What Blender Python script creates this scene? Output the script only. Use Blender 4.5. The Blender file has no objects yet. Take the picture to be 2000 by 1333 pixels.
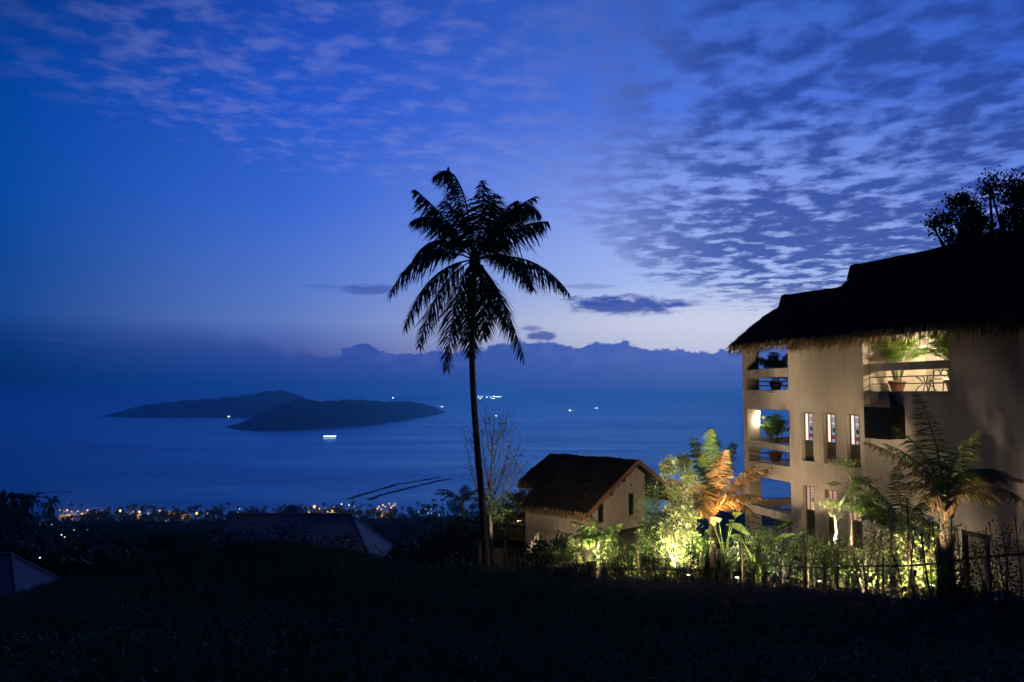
import bpy, math, random
import numpy as np
from mathutils import Vector, Matrix

S = bpy.context.scene
C = S.collection
rnd = random.Random(7)
rng = np.random.default_rng(7)

# ------------------------------------------------------------------ camera
FPX, HORIZON = 1600.0, 768.0                 # focal length in pixels of a 2000 px wide frame, row of the horizon
PITCH = math.atan((HORIZON - 666.5) / FPX)
cam = bpy.data.objects.new('camera', bpy.data.cameras.new('camera'))
C.objects.link(cam)
cam.data.sensor_width = 36.0
cam.data.lens = 36.0 * FPX / 2000.0
cam.data.clip_start, cam.data.clip_end = 0.1, 250000.0
cam.location = (0, 0, 0)
cam.rotation_euler = (math.pi / 2 + PITCH, 0, 0)
S.camera = cam
S.view_settings.view_transform = 'Standard'
S.view_settings.look = 'None'
S.view_settings.exposure = 0.0
S.view_settings.gamma = 1.0
S.view_settings.use_curve_mapping = False
S.cycles.use_denoising = True
S.cycles.max_bounces = 6
S.cycles.diffuse_bounces = 3
S.cycles.glossy_bounces = 3
S.cycles.transmission_bounces = 4
S.cycles.volume_bounces = 2
S.cycles.sample_clamp_indirect = 4.0

def ray(px, py):
    c, s = math.cos(PITCH), math.sin(PITCH)
    a, b = (px - 1000) / FPX, (666.5 - py) / FPX
    return Vector((a, c - b * s, s + b * c))
def at(px, py, Y):
    r = ray(px, py)
    return r * (Y / r.y)
def azel(px, py):
    r = ray(px, py).normalized()
    return math.degrees(math.atan2(r.x, r.y)), math.degrees(math.asin(r.z))
def lin(r, g, b):
    f = lambda c: (c / 12.92 if c <= 0.04045 else ((c + 0.055) / 1.055) ** 2.4)
    return (f(r / 255), f(g / 255), f(b / 255))

# ------------------------------------------------------------------ world: dusk sky
class Nodes:
    def __init__(self, tree):
        self.t = tree; self.n = tree.nodes; self.l = tree.links
    def new(self, kind, **kw):
        nd = self.n.new(kind)
        for k, v in kw.items(): setattr(nd, k, v)
        return nd
    def put(self, sock, v):
        if isinstance(v, bpy.types.NodeSocket): self.l.new(v, sock)
        elif isinstance(v, (tuple, list)) and len(v) == 3 and sock.type == 'RGBA': sock.default_value = (*v, 1)
        else: sock.default_value = v
    def m(self, op, *a, clamp=False):
        nd = self.new('ShaderNodeMath', operation=op, use_clamp=clamp)
        for i, v in enumerate(a): self.put(nd.inputs[i], v)
        return nd.outputs[0]
    def sm(self, x, a, b, lo=0.0, hi=1.0, kind='SMOOTHSTEP'):
        nd = self.new('ShaderNodeMapRange', interpolation_type=kind)
        for i, v in enumerate((x, a, b, lo, hi)): self.put(nd.inputs[i], v)
        return nd.outputs[0]
    def mix(self, f, a, b, mode='MIX'):
        nd = self.new('ShaderNodeMix', data_type='RGBA', blend_type=mode)
        self.put(nd.inputs[0], f); self.put(nd.inputs[6], a); self.put(nd.inputs[7], b)
        return nd.outputs[2]
    def ramp(self, f, stops, interp='LINEAR'):
        nd = self.new('ShaderNodeValToRGB'); cr = nd.color_ramp; cr.interpolation = interp
        while len(cr.elements) > 1: cr.elements.remove(cr.elements[-1])
        for i, (p, c) in enumerate(stops):
            e = cr.elements[0] if i == 0 else cr.elements.new(p)
            e.position = p
            e.color = (*c, 1) if isinstance(c, (tuple, list)) else (c, c, c, 1)
        self.put(nd.inputs[0], f)
        return nd.outputs[0]
    def xyz(self, x, y, z=0.0):
        nd = self.new('ShaderNodeCombineXYZ')
        for i, v in enumerate((x, y, z)): self.put(nd.inputs[i], v)
        return nd.outputs[0]
    def noise(self, vec, scale, detail=4.0, rough=0.5, dist=0.0):
        nd = self.new('ShaderNodeTexNoise')
        self.put(nd.inputs['Vector'], vec); self.put(nd.inputs['Scale'], scale)
        self.put(nd.inputs['Detail'], detail); self.put(nd.inputs['Roughness'], rough); self.put(nd.inputs['Distortion'], dist)
        return nd.outputs[0]

def make_world():
    w = bpy.data.worlds.new('World'); S.world = w; w.use_nodes = True
    w.node_tree.nodes.clear()
    k = Nodes(w.node_tree)
    tc = k.new('ShaderNodeTexCoord')
    sp = k.new('ShaderNodeSeparateXYZ'); k.l.new(tc.outputs['Generated'], sp.inputs[0])
    x, y, z = sp.outputs
    az = k.m('MULTIPLY', k.m('ARCTAN2', x, y), 57.29578)
    el = k.m('MULTIPLY', k.m('ARCSINE', z), 57.29578)
    # angle in plan from the place where the sun went down (a little right of the view)
    dd = k.m('MULTIPLY', k.m('ARCCOSINE', k.m('COSINE', k.m('MULTIPLY', k.m('SUBTRACT', az, 15.0), 0.0174533))), 57.29578)
    e01 = k.m('DIVIDE', el, 90.0, clamp=True)
    def R(*st): return k.ramp(e01, [(e / 90.0, lin(*c)) for e, c in st])
    warm = R((0, (150, 160, 205)), (2.4, (196, 200, 226)), (4.9, (208, 213, 234)), (7.8, (168, 190, 243)), (12.5, (140, 166, 241)),
             (19, (80, 120, 222)), (25, (60, 101, 198)), (34, (46, 84, 182)), (50, (20, 56, 138)), (90, (4, 36, 100)))
    cool = R((0, (0, 44, 104)), (2.5, (6, 56, 124)), (4.9, (10, 69, 148)), (7.8, (2, 70, 152)),
             (12.5, (0, 75, 168)), (19, (0, 68, 164)), (25, (0, 52, 132)), (35, (0, 44, 114)), (50, (0, 38, 102)), (90, (3, 34, 96)))
    mid = R((0, (22, 68, 148)), (2.5, (60, 84, 164)), (4.9, (98, 128, 202)), (7.8, (84, 122, 210)), (12.5, (60, 107, 215)),
            (19, (36, 90, 210)), (25, (28, 78, 190)), (35, (16, 58, 150)), (50, (8, 46, 120)), (90, (4, 35, 98)))
    glow = k.sm(dd, 28.0, 3.0)
    sky = k.mix(k.sm(dd, 33.0, 1.0), k.mix(k.sm(dd, 51.0, 26.0), cool, mid), warm)
    # high broken cloud sheet, drawn on a plane overhead so that it shrinks towards the horizon
    zz = k.m('ADD', k.m('MAXIMUM', z, 0.0), 0.045)
    u = k.m('DIVIDE', x, zz); v = k.m('DIVIDE', y, zz)
    p1 = k.xyz(k.m('MULTIPLY', u, 1.15), v, 0.0)
    n_big = k.noise(k.xyz(k.m('MULTIPLY', u, 0.6), v, 3.3), 0.55, 2.0, 0.5)
    n_mid = k.noise(p1, 6.0, 4.0, 0.52, 0.15)
    n_fine = k.noise(k.xyz(k.m('MULTIPLY', u, 1.1), v, 7.7), 11.0, 3.0, 0.6)
    n = k.m('ADD', k.m('MULTIPLY', n_mid, 0.80), k.m('MULTIPLY', n_fine, 0.20))
    n_left = k.noise(k.xyz(u, k.m('MULTIPLY', v, 1.1), 5.0), 9.0, 4.0, 0.55, 0.1)
    side = k.sm(az, -6.0, 18.0)                                   # 0 = thin pale wisps, 1 = thick dark sheet
    edge = k.ramp(k.sm(az, -40.0, 40.0, kind='LINEAR'),
                  [(0.0, 17.5 / 30), (0.12, 16.5 / 30), (0.30, 14.2 / 30), (0.50, 12.8 / 30), (0.57, 9.6 / 30), (0.625, 6.8 / 30), (0.72, 5.0 / 30), (1.0, 4.5 / 30)])
    edge = k.m('MULTIPLY', edge, 30.0)
    lift = k.m('SUBTRACT', el, k.m('ADD', edge, k.m('MULTIPLY', k.m('SUBTRACT', n_big, 0.5), 4.0)))
    cover = k.sm(lift, -1.2, 2.6)
    n = k.m('ADD', n, k.m('MULTIPLY', k.m('MULTIPLY', k.m('SUBTRACT', k.m('ADD', n_left, 0.012), n), k.sm(side, 0.0, 1.0, 1.0, 0.0)), 0.75))
    thr = k.m('SUBTRACT', 0.445, k.m('ADD', k.m('MULTIPLY', side, 0.072), k.m('MULTIPLY', k.m('SUBTRACT', n_big, 0.5), k.sm(side, 0.0, 1.0, 0.14, 0.36))))
    thr = k.m('ADD', thr, k.sm(cover, 0.0, 1.0, 0.16, 0.0))
    body = k.sm(n, thr, k.m('ADD', thr, k.sm(el, 6.0, 20.0, 0.17, 0.24)))
    op = k.m('MULTIPLY', k.m('MULTIPLY', k.m('MULTIPLY', body, cover), k.sm(az, -33.0, -22.0, 0.25, 1.0)), k.sm(side, 0.0, 1.0, 0.70, 0.88))
    ccol = k.mix(k.sm(az, -4.0, 17.0), k.mix(0.36, sky, lin(150, 158, 222)), k.ramp(e01, [(0, lin(58, 86, 172)), (10 / 90, lin(44, 74, 158)), (25 / 90, lin(36, 68, 152)), (1, lin(10, 34, 90))]))
    sky = k.mix(op, sky, ccol)
    # a few single dark clouds low over the sea
    wob = k.noise(k.xyz(k.m('MULTIPLY', az, 0.42), k.m('MULTIPLY', el, 1.3), 0.0), 1.5, 7.0, 0.66)
    wb = k.m('MULTIPLY', k.m('SUBTRACT', wob, 0.5), 4.2)
    for (px, py, rx, ry, o) in ((1222, 597, 108, 19, .92), (1165, 588, 60, 10, .8), (722, 564, 58, 11, .7), (1300, 592, 70, 10, .6), (640, 560, 60, 4, .3),
                                (1056, 656, 30, 9, .85), (1040, 642, 20, 6, .6), (240, 668, 120, 4, .5), (1130, 560, 90, 5, .35)):
        a0, e0 = azel(px, py); ra, re = rx / 1600 * 57.3, ry / 1600 * 57.3
        q = k.m('ADD', k.m('POWER', k.m('ABSOLUTE', k.m('DIVIDE', k.m('SUBTRACT', az, a0), ra)), 2.0),
                k.m('POWER', k.m('ABSOLUTE', k.m('DIVIDE', k.m('SUBTRACT', el, e0), re)), 2.0))
        sky = k.mix(k.m('MULTIPLY', k.sm(k.m('ADD', q, wb), 1.5, 0.15), o), sky, lin(56, 82, 168))
    # the cumulus bank on the sea horizon
    tops = [(430, 672), (560, 692), (630, 698), (690, 680), (712, 674), (745, 692), (800, 690), (850, 683), (905, 688), (960, 676), (1003, 671), (1030, 668), (1052, 664),
            (1085, 668), (1105, 678), (1160, 676), (1200, 669), (1245, 674), (1300, 683), (1380, 684), (1460, 682), (1600, 676), (1800, 670)]
    A0, A1 = -32.0, 32.0
    bt = k.ramp(k.sm(az, A0, A1, kind='LINEAR'), [((azel(a, b)[0] - A0) / (A1 - A0), azel(a, b)[1] / 8.0) for a, b in tops])
    bn = k.noise(k.xyz(az, k.m('MULTIPLY', el, 1.3), 2.0), 0.62, 6.0, 0.58)
    bt = k.m('ADD', k.m('MULTIPLY', bt, 8.0), k.m('MULTIPLY', k.m('SUBTRACT', bn, 0.5), 1.9))
    soft = k.sm(az, -22.0, -12.0, 1.7, 0.11)
    bank = k.sm(k.m('DIVIDE', k.m('SUBTRACT', bt, el), soft), -1.0, 1.0)
    bcol = k.ramp(k.sm(az, -40.0, 40.0, kind='LINEAR'), [(0.0, lin(0, 46, 106)), (0.10, lin(2, 54, 122)), (0.20, lin(34, 70, 146)), (0.34, lin(52, 80, 164)), (0.5, lin(50, 84, 170)),
                                                        (0.66, lin(64, 95, 181)), (0.8, lin(62, 93, 180)), (1.0, lin(30, 68, 150))])
    bcol = k.mix(k.sm(el, 3.0, 0.2, 0.0, 0.9), bcol, k.ramp(k.sm(az, -40.0, 40.0, kind='LINEAR'), [(0.0, lin(0, 42, 98)), (0.10, lin(0, 45, 105)), (0.22, lin(0, 60, 134)), (0.36, lin(22, 69, 148)), (0.5, lin(39, 78, 158)), (0.66, lin(53, 87, 166)), (1.0, lin(28, 66, 148))]))
    bcol = k.mix(k.m('MULTIPLY', k.sm(k.noise(k.xyz(k.m('MULTIPLY', az, .5), el, 9.0), 1.1, 5.0, .55), .42, .68), k.m('MULTIPLY', k.sm(el, 0.3, 2.5, 0.0, 0.22), k.sm(az, -18.0, -8.0))), bcol, lin(96, 118, 196))
    sky = k.mix(k.m('MULTIPLY', bank, 0.95), sky, bcol)
    # night comes up in the east, behind the camera
    sky = k.mix(1.0, sky, k.ramp(k.sm(dd, 0.0, 180.0, kind='LINEAR'), [(0, 1.0), (0.25, 0.92), (0.34, 0.70), (0.5, 0.34), (0.7, 0.17), (1.0, 0.12)]), 'MULTIPLY')
    bg = k.new('ShaderNodeBackground'); k.l.new(sky, bg.inputs[0]); bg.inputs[1].default_value = 1.0
    out = k.new('ShaderNodeOutputWorld'); k.l.new(bg.outputs[0], out.inputs[0])
    w.cycles.sampling_method = 'MANUAL'; w.cycles.sample_map_resolution = 1024
make_world()

# ------------------------------------------------------------------ helpers
def tag(o, label=None, cat=None, group=None, kind=None):
    if label: o['label'] = label
    if cat: o['category'] = cat
    if group: o['group'] = group
    if kind: o['kind'] = kind
    return o
def thing(name, label, cat, loc=(0, 0, 0), rz=0.0, group=None):
    o = bpy.data.objects.new(name, None); C.objects.link(o)
    o.location = loc; o.rotation_euler = (0, 0, rz); o.empty_display_size = 0.2
    return tag(o, label, cat, group)

class MB:
    def __init__(self): self.v = []; self.f = []; self.n = 0
    def add(self, verts, faces):
        b = self.n
        self.v.extend([tuple(map(float, q)) for q in verts])
        self.f.extend([tuple(b + i for i in fc) for fc in faces])
        self.n += len(verts); return self
    def box(self, x0, x1, y0, y1, z0, z1):
        return self.add([(x0, y0, z0), (x1, y0, z0), (x1, y1, z0), (x0, y1, z0), (x0, y0, z1), (x1, y0, z1), (x1, y1, z1), (x0, y1, z1)],
                        [(0, 3, 2, 1), (4, 5, 6, 7), (0, 1, 5, 4), (1, 2, 6, 5), (2, 3, 7, 6), (3, 0, 4, 7)])
    def tube(self, pts, rad, n=8, cap=True):
        pts = [Vector(p) for p in pts]
        if not hasattr(rad, '__len__'): rad = [rad] * len(pts)
        ref = None; rings = []
        for i, p in enumerate(pts):
            t = (pts[min(i + 1, len(pts) - 1)] - pts[max(i - 1, 0)])
            if t.length < 1e-9: t = Vector((0, 0, 1))
            t.normalize()
            if ref is None: ref = Vector((1, 0, 0)) if abs(t.x) < 0.8 else Vector((0, 1, 0))
            a = (ref - t * ref.dot(t)).normalized(); b = t.cross(a); ref = a
            rings.append([p + (a * math.cos(2 * math.pi * j / n) + b * math.sin(2 * math.pi * j / n)) * rad[i] for j in range(n)])
        vs = [q for r in rings for q in r]; fs = []
        for i in range(len(pts) - 1):
            for j in range(n):
                k2 = (j + 1) % n
                fs.append((i * n + j, i * n + k2, (i + 1) * n + k2, (i + 1) * n + j))
        if cap:
            fs.append(tuple(range(n - 1, -1, -1))); fs.append(tuple((len(pts) - 1) * n + j for j in range(n)))
        return self.add(vs, fs)
    def lathe(self, prof, n=20, c=(0, 0, 0)):
        vs = [(c[0] + r * math.cos(2 * math.pi * j / n), c[1] + r * math.sin(2 * math.pi * j / n), c[2] + z) for r, z in prof for j in range(n)]
        fs = [(i * n + j, i * n + (j + 1) % n, (i + 1) * n + (j + 1) % n, (i + 1) * n + j) for i in range(len(prof) - 1) for j in range(n)]
        fs.append(tuple(range(n - 1, -1, -1))); fs.append(tuple((len(prof) - 1) * n + j for j in range(n)))
        return self.add(vs, fs)
    def build(self, name, mat, parent=None, smooth=False):
        me = bpy.data.meshes.new(name); me.from_pydata(self.v, [], self.f)
        if smooth: me.polygons.foreach_set('use_smooth', [True] * len(me.polygons))
        me.materials.append(mat); me.update()
        o = bpy.data.objects.new(name, me); C.objects.link(o)
        if parent is not None: o.parent = parent
        return o

def quads_obj(name, V, mat, parent=None, per=4):
    """V: (n, per, 3) array, one loose polygon for each row"""
    V = np.asarray(V, dtype=np.float32); n = V.shape[0]
    me = bpy.data.meshes.new(name)
    me.vertices.add(n * per); me.vertices.foreach_set('co', V.reshape(-1))
    me.loops.add(n * per); me.loops.foreach_set('vertex_index', np.arange(n * per, dtype=np.int32))
    me.polygons.add(n); me.polygons.foreach_set('loop_start', np.arange(n, dtype=np.int32) * per)
    me.update(calc_edges=True); me.materials.append(mat)
    o = bpy.data.objects.new(name, me); C.objects.link(o)
    if parent is not None: o.parent = parent
    if name in ('foliage', 'leaf_pad', 'sprout', 'fringe', 'loose_straw', 'crown'): o['kind'] = 'stuff'
    return o
def unit(a): return a / (np.linalg.norm(a, axis=-1, keepdims=True) + 1e-9)
def leaf_quads(cen, length, width, up=0.25, g=None):
    """rhombic leaves of random lie about the points cen"""
    g = g or rng
    n = len(cen); a = unit(g.normal(size=(n, 3)) + np.array([0, 0, -up])); b = unit(np.cross(a, g.normal(size=(n, 3))))
    L = (length * g.uniform(0.6, 1.3, (n, 1))); W = (width * g.uniform(0.7, 1.25, (n, 1)))
    nn = np.cross(a, b) * L * 0.12
    return np.stack([cen - a * L / 2, cen + b * W / 2 + nn - a * L * 0.08, cen + a * L / 2, cen - b * W / 2 + nn - a * L * 0.08], 1)

# ------------------------------------------------------------------ materials
def material(name):
    m = bpy.data.materials.new(name); m.use_nodes = True; m.node_tree.nodes.clear()
    k = Nodes(m.node_tree); o = k.new('ShaderNodeOutputMaterial')
    return m, k, o
def surf(name, c1, c2=None, scale=4.0, rough=0.8, bump=0.0, bscale=None, stretch=(1, 1, 1), spec=0.3, metal=0.0, stain=0.0, detail=6.0, dist=0.0):
    m, k, o = material(name); b = k.new('ShaderNodeBsdfPrincipled'); k.l.new(b.outputs[0], o.inputs[0])
    b.inputs['Roughness'].default_value = rough; b.inputs['Specular IOR Level'].default_value = spec; b.inputs['Metallic'].default_value = metal
    tc = k.new('ShaderNodeTexCoord'); mp = k.new('ShaderNodeMapping'); k.l.new(tc.outputs['Object'], mp.inputs[0]); mp.inputs['Scale'].default_value = stretch
    n = k.noise(mp.outputs[0], scale, detail, 0.6)
    if c2 is None: c2 = tuple(q * 0.75 for q in c1)
    col = k.ramp(n, [(0.3, c2), (0.7, c1)])
    if stain:
        mp2 = k.new('ShaderNodeMapping'); k.l.new(tc.outputs['Object'], mp2.inputs[0]); mp2.inputs['Scale'].default_value = (1.6, 1.6, 0.22)
        s = k.noise(mp2.outputs[0], 1.6, 7.0, 0.62, 0.4)
        col = k.mix(k.m('MULTIPLY', k.sm(s, 0.50, 0.72), stain), col, tuple(q * 0.45 for q in c1))
    k.l.new(col, b.inputs['Base Color'])
    if bump:
        n2 = k.noise(mp.outputs[0], bscale or scale * 6, 5.0, 0.6)
        bp = k.new('ShaderNodeBump'); bp.inputs['Strength'].default_value = bump; bp.inputs['Distance'].default_value = 0.03
        k.l.new(n2, bp.inputs['Height']); k.l.new(bp.outputs[0], b.inputs['Normal'])
    return m
def leafmat(name, c1, c2, trans=0.35, rough=0.5, spec=0.25):
    m, k, o = material(name); b = k.new('ShaderNodeBsdfPrincipled')
    b.inputs['Roughness'].default_value = rough; b.inputs['Specular IOR Level'].default_value = spec
    ge = k.new('ShaderNodeNewGeometry'); col = k.ramp(ge.outputs['Random Per Island'], [(0.0, c1), (1.0, c2)])
    k.l.new(col, b.inputs['Base Color'])
    t = k.new('ShaderNodeBsdfTranslucent'); k.l.new(k.mix(1.0, col, (1.0, 1.15, 0.6), 'MULTIPLY'), t.inputs[0])
    mx = k.new('ShaderNodeMixShader'); mx.inputs[0].default_value = trans
    k.l.new(b.outputs[0], mx.inputs[1]); k.l.new(t.outputs[0], mx.inputs[2]); k.l.new(mx.outputs[0], o.inputs[0])
    return m
def glow(name, col, strength):
    m, k, o = material(name); e = k.new('ShaderNodeEmission'); e.inputs[0].default_value = (*col, 1); e.inputs[1].default_value = strength
    k.l.new(e.outputs[0], o.inputs[0]); return m

WARM = (1.0, 0.78, 0.47); WHITE = (1.0, 0.84, 0.60); AMBER = (1.0, 0.60, 0.24); COLD = (0.80, 0.92, 1.0)
M = dict(
    plaster=surf('plaster', (0.43, 0.36, 0.275), (0.36, 0.30, 0.228), 1.1, 0.9, 0.45, 14, stain=0.30, spec=0.1),
    concrete=surf('concrete', (0.36, 0.32, 0.26), (0.25, 0.22, 0.18), 2.5, 0.85, 0.4, 18, stain=0.5, spec=0.15),
    cream=surf('cream_paint', (0.66, 0.60, 0.48), (0.56, 0.50, 0.40), 1.5, 0.8, 0.15, 12),
    tilefloor=surf('floor_tiles', (0.55, 0.50, 0.42), (0.45, 0.40, 0.34), 3, 0.5),
    thatch=surf('thatch', (0.050, 0.040, 0.030), (0.020, 0.017, 0.014), 3.0, 1.0, 1.0, 9, (1, 1, 1), spec=0.0),
    straw=leafmat('straw', (0.20, 0.125, 0.05), (0.42, 0.29, 0.13), 0.25, 0.9, 0.05),
    darkstraw=leafmat('weathered_straw', (0.02, 0.018, 0.015), (0.07, 0.057, 0.043), 0.0, 1.0, 0.0),
    wood=surf('wood', (0.16, 0.085, 0.045), (0.09, 0.045, 0.025), 5, 0.6, 0.2, 30, (1, 1, 0.2)),
    bargewood=surf('bargeboard_wood', (0.30, 0.16, 0.085), (0.20, 0.10, 0.05), 5, 0.6, 0.2, 30, (1, 1, 0.5)),
    darkwood=surf('dark_wood', (0.035, 0.024, 0.018), (0.02, 0.014, 0.011), 6, 0.55, 0.2, 30),
    panelwood=surf('panel_wood', (0.06, 0.042, 0.025), (0.035, 0.025, 0.015), 6, 0.6, 0.2, 30),
    iron=surf('iron', (0.03, 0.026, 0.024), None, 8, 0.45, spec=0.5, metal=0.4),
    rail=surf('painted_rail', (0.09, 0.045, 0.035), None, 8, 0.5),
    glass=surf('dark_glass', (0.02, 0.022, 0.03), None, 3, 0.06, spec=0.8),
    bluetile=surf('blue_tile', (0.05, 0.06, 0.13), (0.03, 0.035, 0.09), 6, 0.4),
    terracotta=surf('terracotta', (0.22, 0.11, 0.065), (0.14, 0.07, 0.04), 5, 0.75, 0.3, 20, stain=0.4),
    soil=surf('soil', (0.05, 0.035, 0.025), None, 10, 1.0, 0.5, 30),
    palmtrunk=surf('palm_bark', (0.17, 0.135, 0.10), (0.09, 0.07, 0.052), 3, 0.95, 0.7, 12, (1, 1, 3.0), spec=0.1),
    bark=surf('bark', (0.12, 0.105, 0.088), (0.06, 0.052, 0.044), 6, 0.95, 0.6, 20, (1, 1, 0.4), spec=0.1),
    palebark=surf('pale_bark', (0.42, 0.36, 0.27), (0.26, 0.21, 0.15), 6, 0.9, 0.5, 20, (1, 1, 0.5), spec=0.1),
    frond=leafmat('palm_leaf', (0.025, 0.050, 0.016), (0.055, 0.085, 0.028), 0.22, 0.5),
    gardenfrond=leafmat('garden_palm_leaf', (0.07, 0.125, 0.025), (0.15, 0.20, 0.05), 0.3, 0.45),
    dryfrond=leafmat('dry_palm_leaf', (0.26, 0.135, 0.045), (0.42, 0.26, 0.10), 0.25, 0.6),
    brownfrond=leafmat('browned_palm_leaf', (0.16, 0.105, 0.045), (0.36, 0.25, 0.12), 0.25, 0.6),
    areca=leafmat('areca_leaf', (0.09, 0.17, 0.025), (0.20, 0.28, 0.05), 0.35, 0.45),
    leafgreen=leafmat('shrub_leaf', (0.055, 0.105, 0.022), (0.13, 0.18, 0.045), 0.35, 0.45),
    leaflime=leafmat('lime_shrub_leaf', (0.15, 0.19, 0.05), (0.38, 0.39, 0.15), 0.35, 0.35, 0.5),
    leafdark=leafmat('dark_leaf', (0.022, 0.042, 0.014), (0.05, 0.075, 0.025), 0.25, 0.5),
    leafpale=leafmat('pale_leaf', (0.25, 0.27, 0.12), (0.48, 0.47, 0.26), 0.35, 0.5),
    bigleaf=leafmat('broad_leaf', (0.13, 0.21, 0.05), (0.24, 0.32, 0.09), 0.4, 0.35, 0.4),
    bamboo=surf('bamboo', (0.30, 0.22, 0.11), (0.15, 0.11, 0.055), 8, 0.6, 0.3, 25, (1, 1, 0.3)),
    stick=surf('stick', (0.11, 0.08, 0.05), (0.05, 0.037, 0.024), 8, 0.9, 0.5, 25, (1, 1, 0.3)),
    grassmat=leafmat('grass_blade', (0.06, 0.09, 0.04), (0.20, 0.23, 0.12), 0.1, 0.9, 0.0),
    plume=leafmat('grass_plume', (0.24, 0.15, 0.15), (0.40, 0.27, 0.25), 0.2, 1.0, 0.0),
    weed=leafmat('weed_leaf', (0.08, 0.12, 0.06), (0.28, 0.31, 0.18), 0.1, 0.8, 0.05),
    stone=surf('stone', (0.30, 0.26, 0.21), (0.16, 0.14, 0.11), 3, 0.9, 0.6, 12),
    paving=surf('sandy_paving', (0.42, 0.35, 0.26), (0.30, 0.25, 0.18), 5, 0.9, 0.4, 25),
    rooftile=surf('grey_roof_tile', (0.34, 0.37, 0.40), (0.26, 0.285, 0.31), 1.2, 0.65, 0.2, 12),
    rooftrim=surf('pale_roof_trim', (0.28, 0.30, 0.33), (0.20, 0.22, 0.25), 3, 0.6),
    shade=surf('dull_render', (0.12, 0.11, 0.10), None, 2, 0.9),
    hull=surf('boat_paint', (0.35, 0.35, 0.36), None, 1, 0.5),
    rockdark=surf('wet_rock', (0.03, 0.028, 0.026), (0.015, 0.014, 0.013), 0.3, 0.8),
    lampbody=surf('lamp_metal', (0.04, 0.04, 0.042), None, 10, 0.4, metal=0.6),
    cushion=surf('dark_cushion', (0.03, 0.03, 0.035), None, 6, 0.9),
)
# ------------------------------------------------------------------ ground
SEA = -150.0
FENCE = [(985, 1130, 30.0), (1130, 1140, 27.5), (1300, 1152, 25.5), (1450, 1160, 23.5), (1600, 1168, 21.5), (1750, 1176, 19.8), (1850, 1182, 18.6), (1950, 1192, 17.5), (2080, 1208, 16.2)]
def _controls():
    pts = [(-40, -20, 1.0), (0, -20, 2.0), (40, -20, 4.5), (-60, 5, -5.0), (60, 5, 1.0), (-9, 1, -1.7), (0, 1, -1.55), (9, 1, -1.45), (-4, 4.5, -1.9), (0, 4.5, -1.95), (4, 4.5, -1.95),
           (-60, 30, -15), (-30, 30, -11.0), (60, 30, -1.0), (60, 60, -3.0), (-60, 60, -20)]
    for px, py, Y, off in [(100, 1265, 9, .15), (600, 1250, 9, .15), (1000, 1265, 9, .2), (1500, 1280, 9, .2), (1900, 1285, 9, .2),
                           (200, 1180, 15, .2), (700, 1175, 15, .2), (1200, 1200, 15, .3), (1500, 1222, 15, .3), (1750, 1238, 14, .3),
                           (-150, 1200, 21, .3), (0, 1172, 22, .35), (150, 1122, 24, .35), (290, 1076, 26, .35), (420, 1056, 27, .35), (560, 1060, 27, .35), (700, 1084, 28, .35),
                           (800, 1112, 29, .3), (950, 1118, 30, .05)]:
        q = at(px, py, Y); pts.append((q.x, q.y, q.z - off))
    for px, py, Y in FENCE:
        q = at(px, py, Y); pts.append((q.x, q.y, q.z))
    pts += [(-19, 38, -12.5), (-13, 40, -11.0), (-8, 42, -10.5), (-3, 40, -9.2), (9.4, 36.5, -6.7), (10.3, 32.5, -6.45), (11.3, 28.7, -6.15), (12.75, 22.9, -5.65), (11.5, 19.5, -5.05),
            (8.0, 30.5, -6.5), (16, 38, -6.5), (25, 27, -4.5), (34, 16, -1.5), (17, 14, -4.2), (4.5, 37, -7.4), (3.8, 42, -8.6), (7, 45, -8.6), (1, 47, -10.0), (10, 49, -9.0), (20, 48, -8.5), (35, 45, -5)]
    return np.array(pts, float)
_cp = _controls()
def _phi(r2): return np.where(r2 > 1e-9, 0.5 * r2 * np.log(r2 + 1e-12), 0.0)
def _fit():
    n = len(_cp); d2 = ((_cp[:, None, :2] - _cp[None, :, :2]) ** 2).sum(-1)
    A = np.zeros((n + 3, n + 3)); A[:n, :n] = _phi(d2) + np.eye(n) * 0.05
    A[:n, n] = 1; A[:n, n + 1:] = _cp[:, :2]; A[n, :n] = 1; A[n + 1:, :n] = _cp[:, :2].T
    return np.linalg.solve(A, np.concatenate([_cp[:, 2], np.zeros(3)]))
_w = _fit()
_farY = np.array([0, 38, 60, 100, 200, 400, 700, 1000, 1060, 1130, 1600, 3000.0]); _farZ = np.array([-4, -9.0, -14.5, -24.0, -44.5, -75.5, -111, -143.5, -149.2, -152.5, -156, -156.0])
def ground(X, Y):
    X = np.asarray(X, float); Y = np.asarray(Y, float); sh = X.shape; x = X.ravel(); y = Y.ravel()
    xc = np.clip(x, -60, 60); yc = np.clip(y, -25, 70)
    d2 = (xc[:, None] - _cp[None, :, 0]) ** 2 + (yc[:, None] - _cp[None, :, 1]) ** 2
    near = _phi(d2) @ _w[:-3] + _w[-3] + xc * _w[-2] + yc * _w[-1]
    shore = y - np.clip(x, -900, 600) * 0.16 - 15 * np.sin(x / 130.0)
    yy = np.where(y > 500, y + (shore - y) * np.clip((y - 500) / 400, 0, 1), y)
    far = np.interp(yy, _farY, _farZ) + np.where(y > 90, 1.6 * np.sin(x / 23.0 + y / 41.0) + 1.2 * np.sin(y / 17.0 - x / 37.0), 0) * np.clip((1000 - y) / 300, 0, 1)
    t = np.clip((y - 38) / 40, 0, 1); t = t * t * (3 - 2 * t)
    return (near * (1 - t) + far * t).reshape(sh)
def gz(x, y): return float(ground(np.array([x]), np.array([y]))[0])

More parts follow.
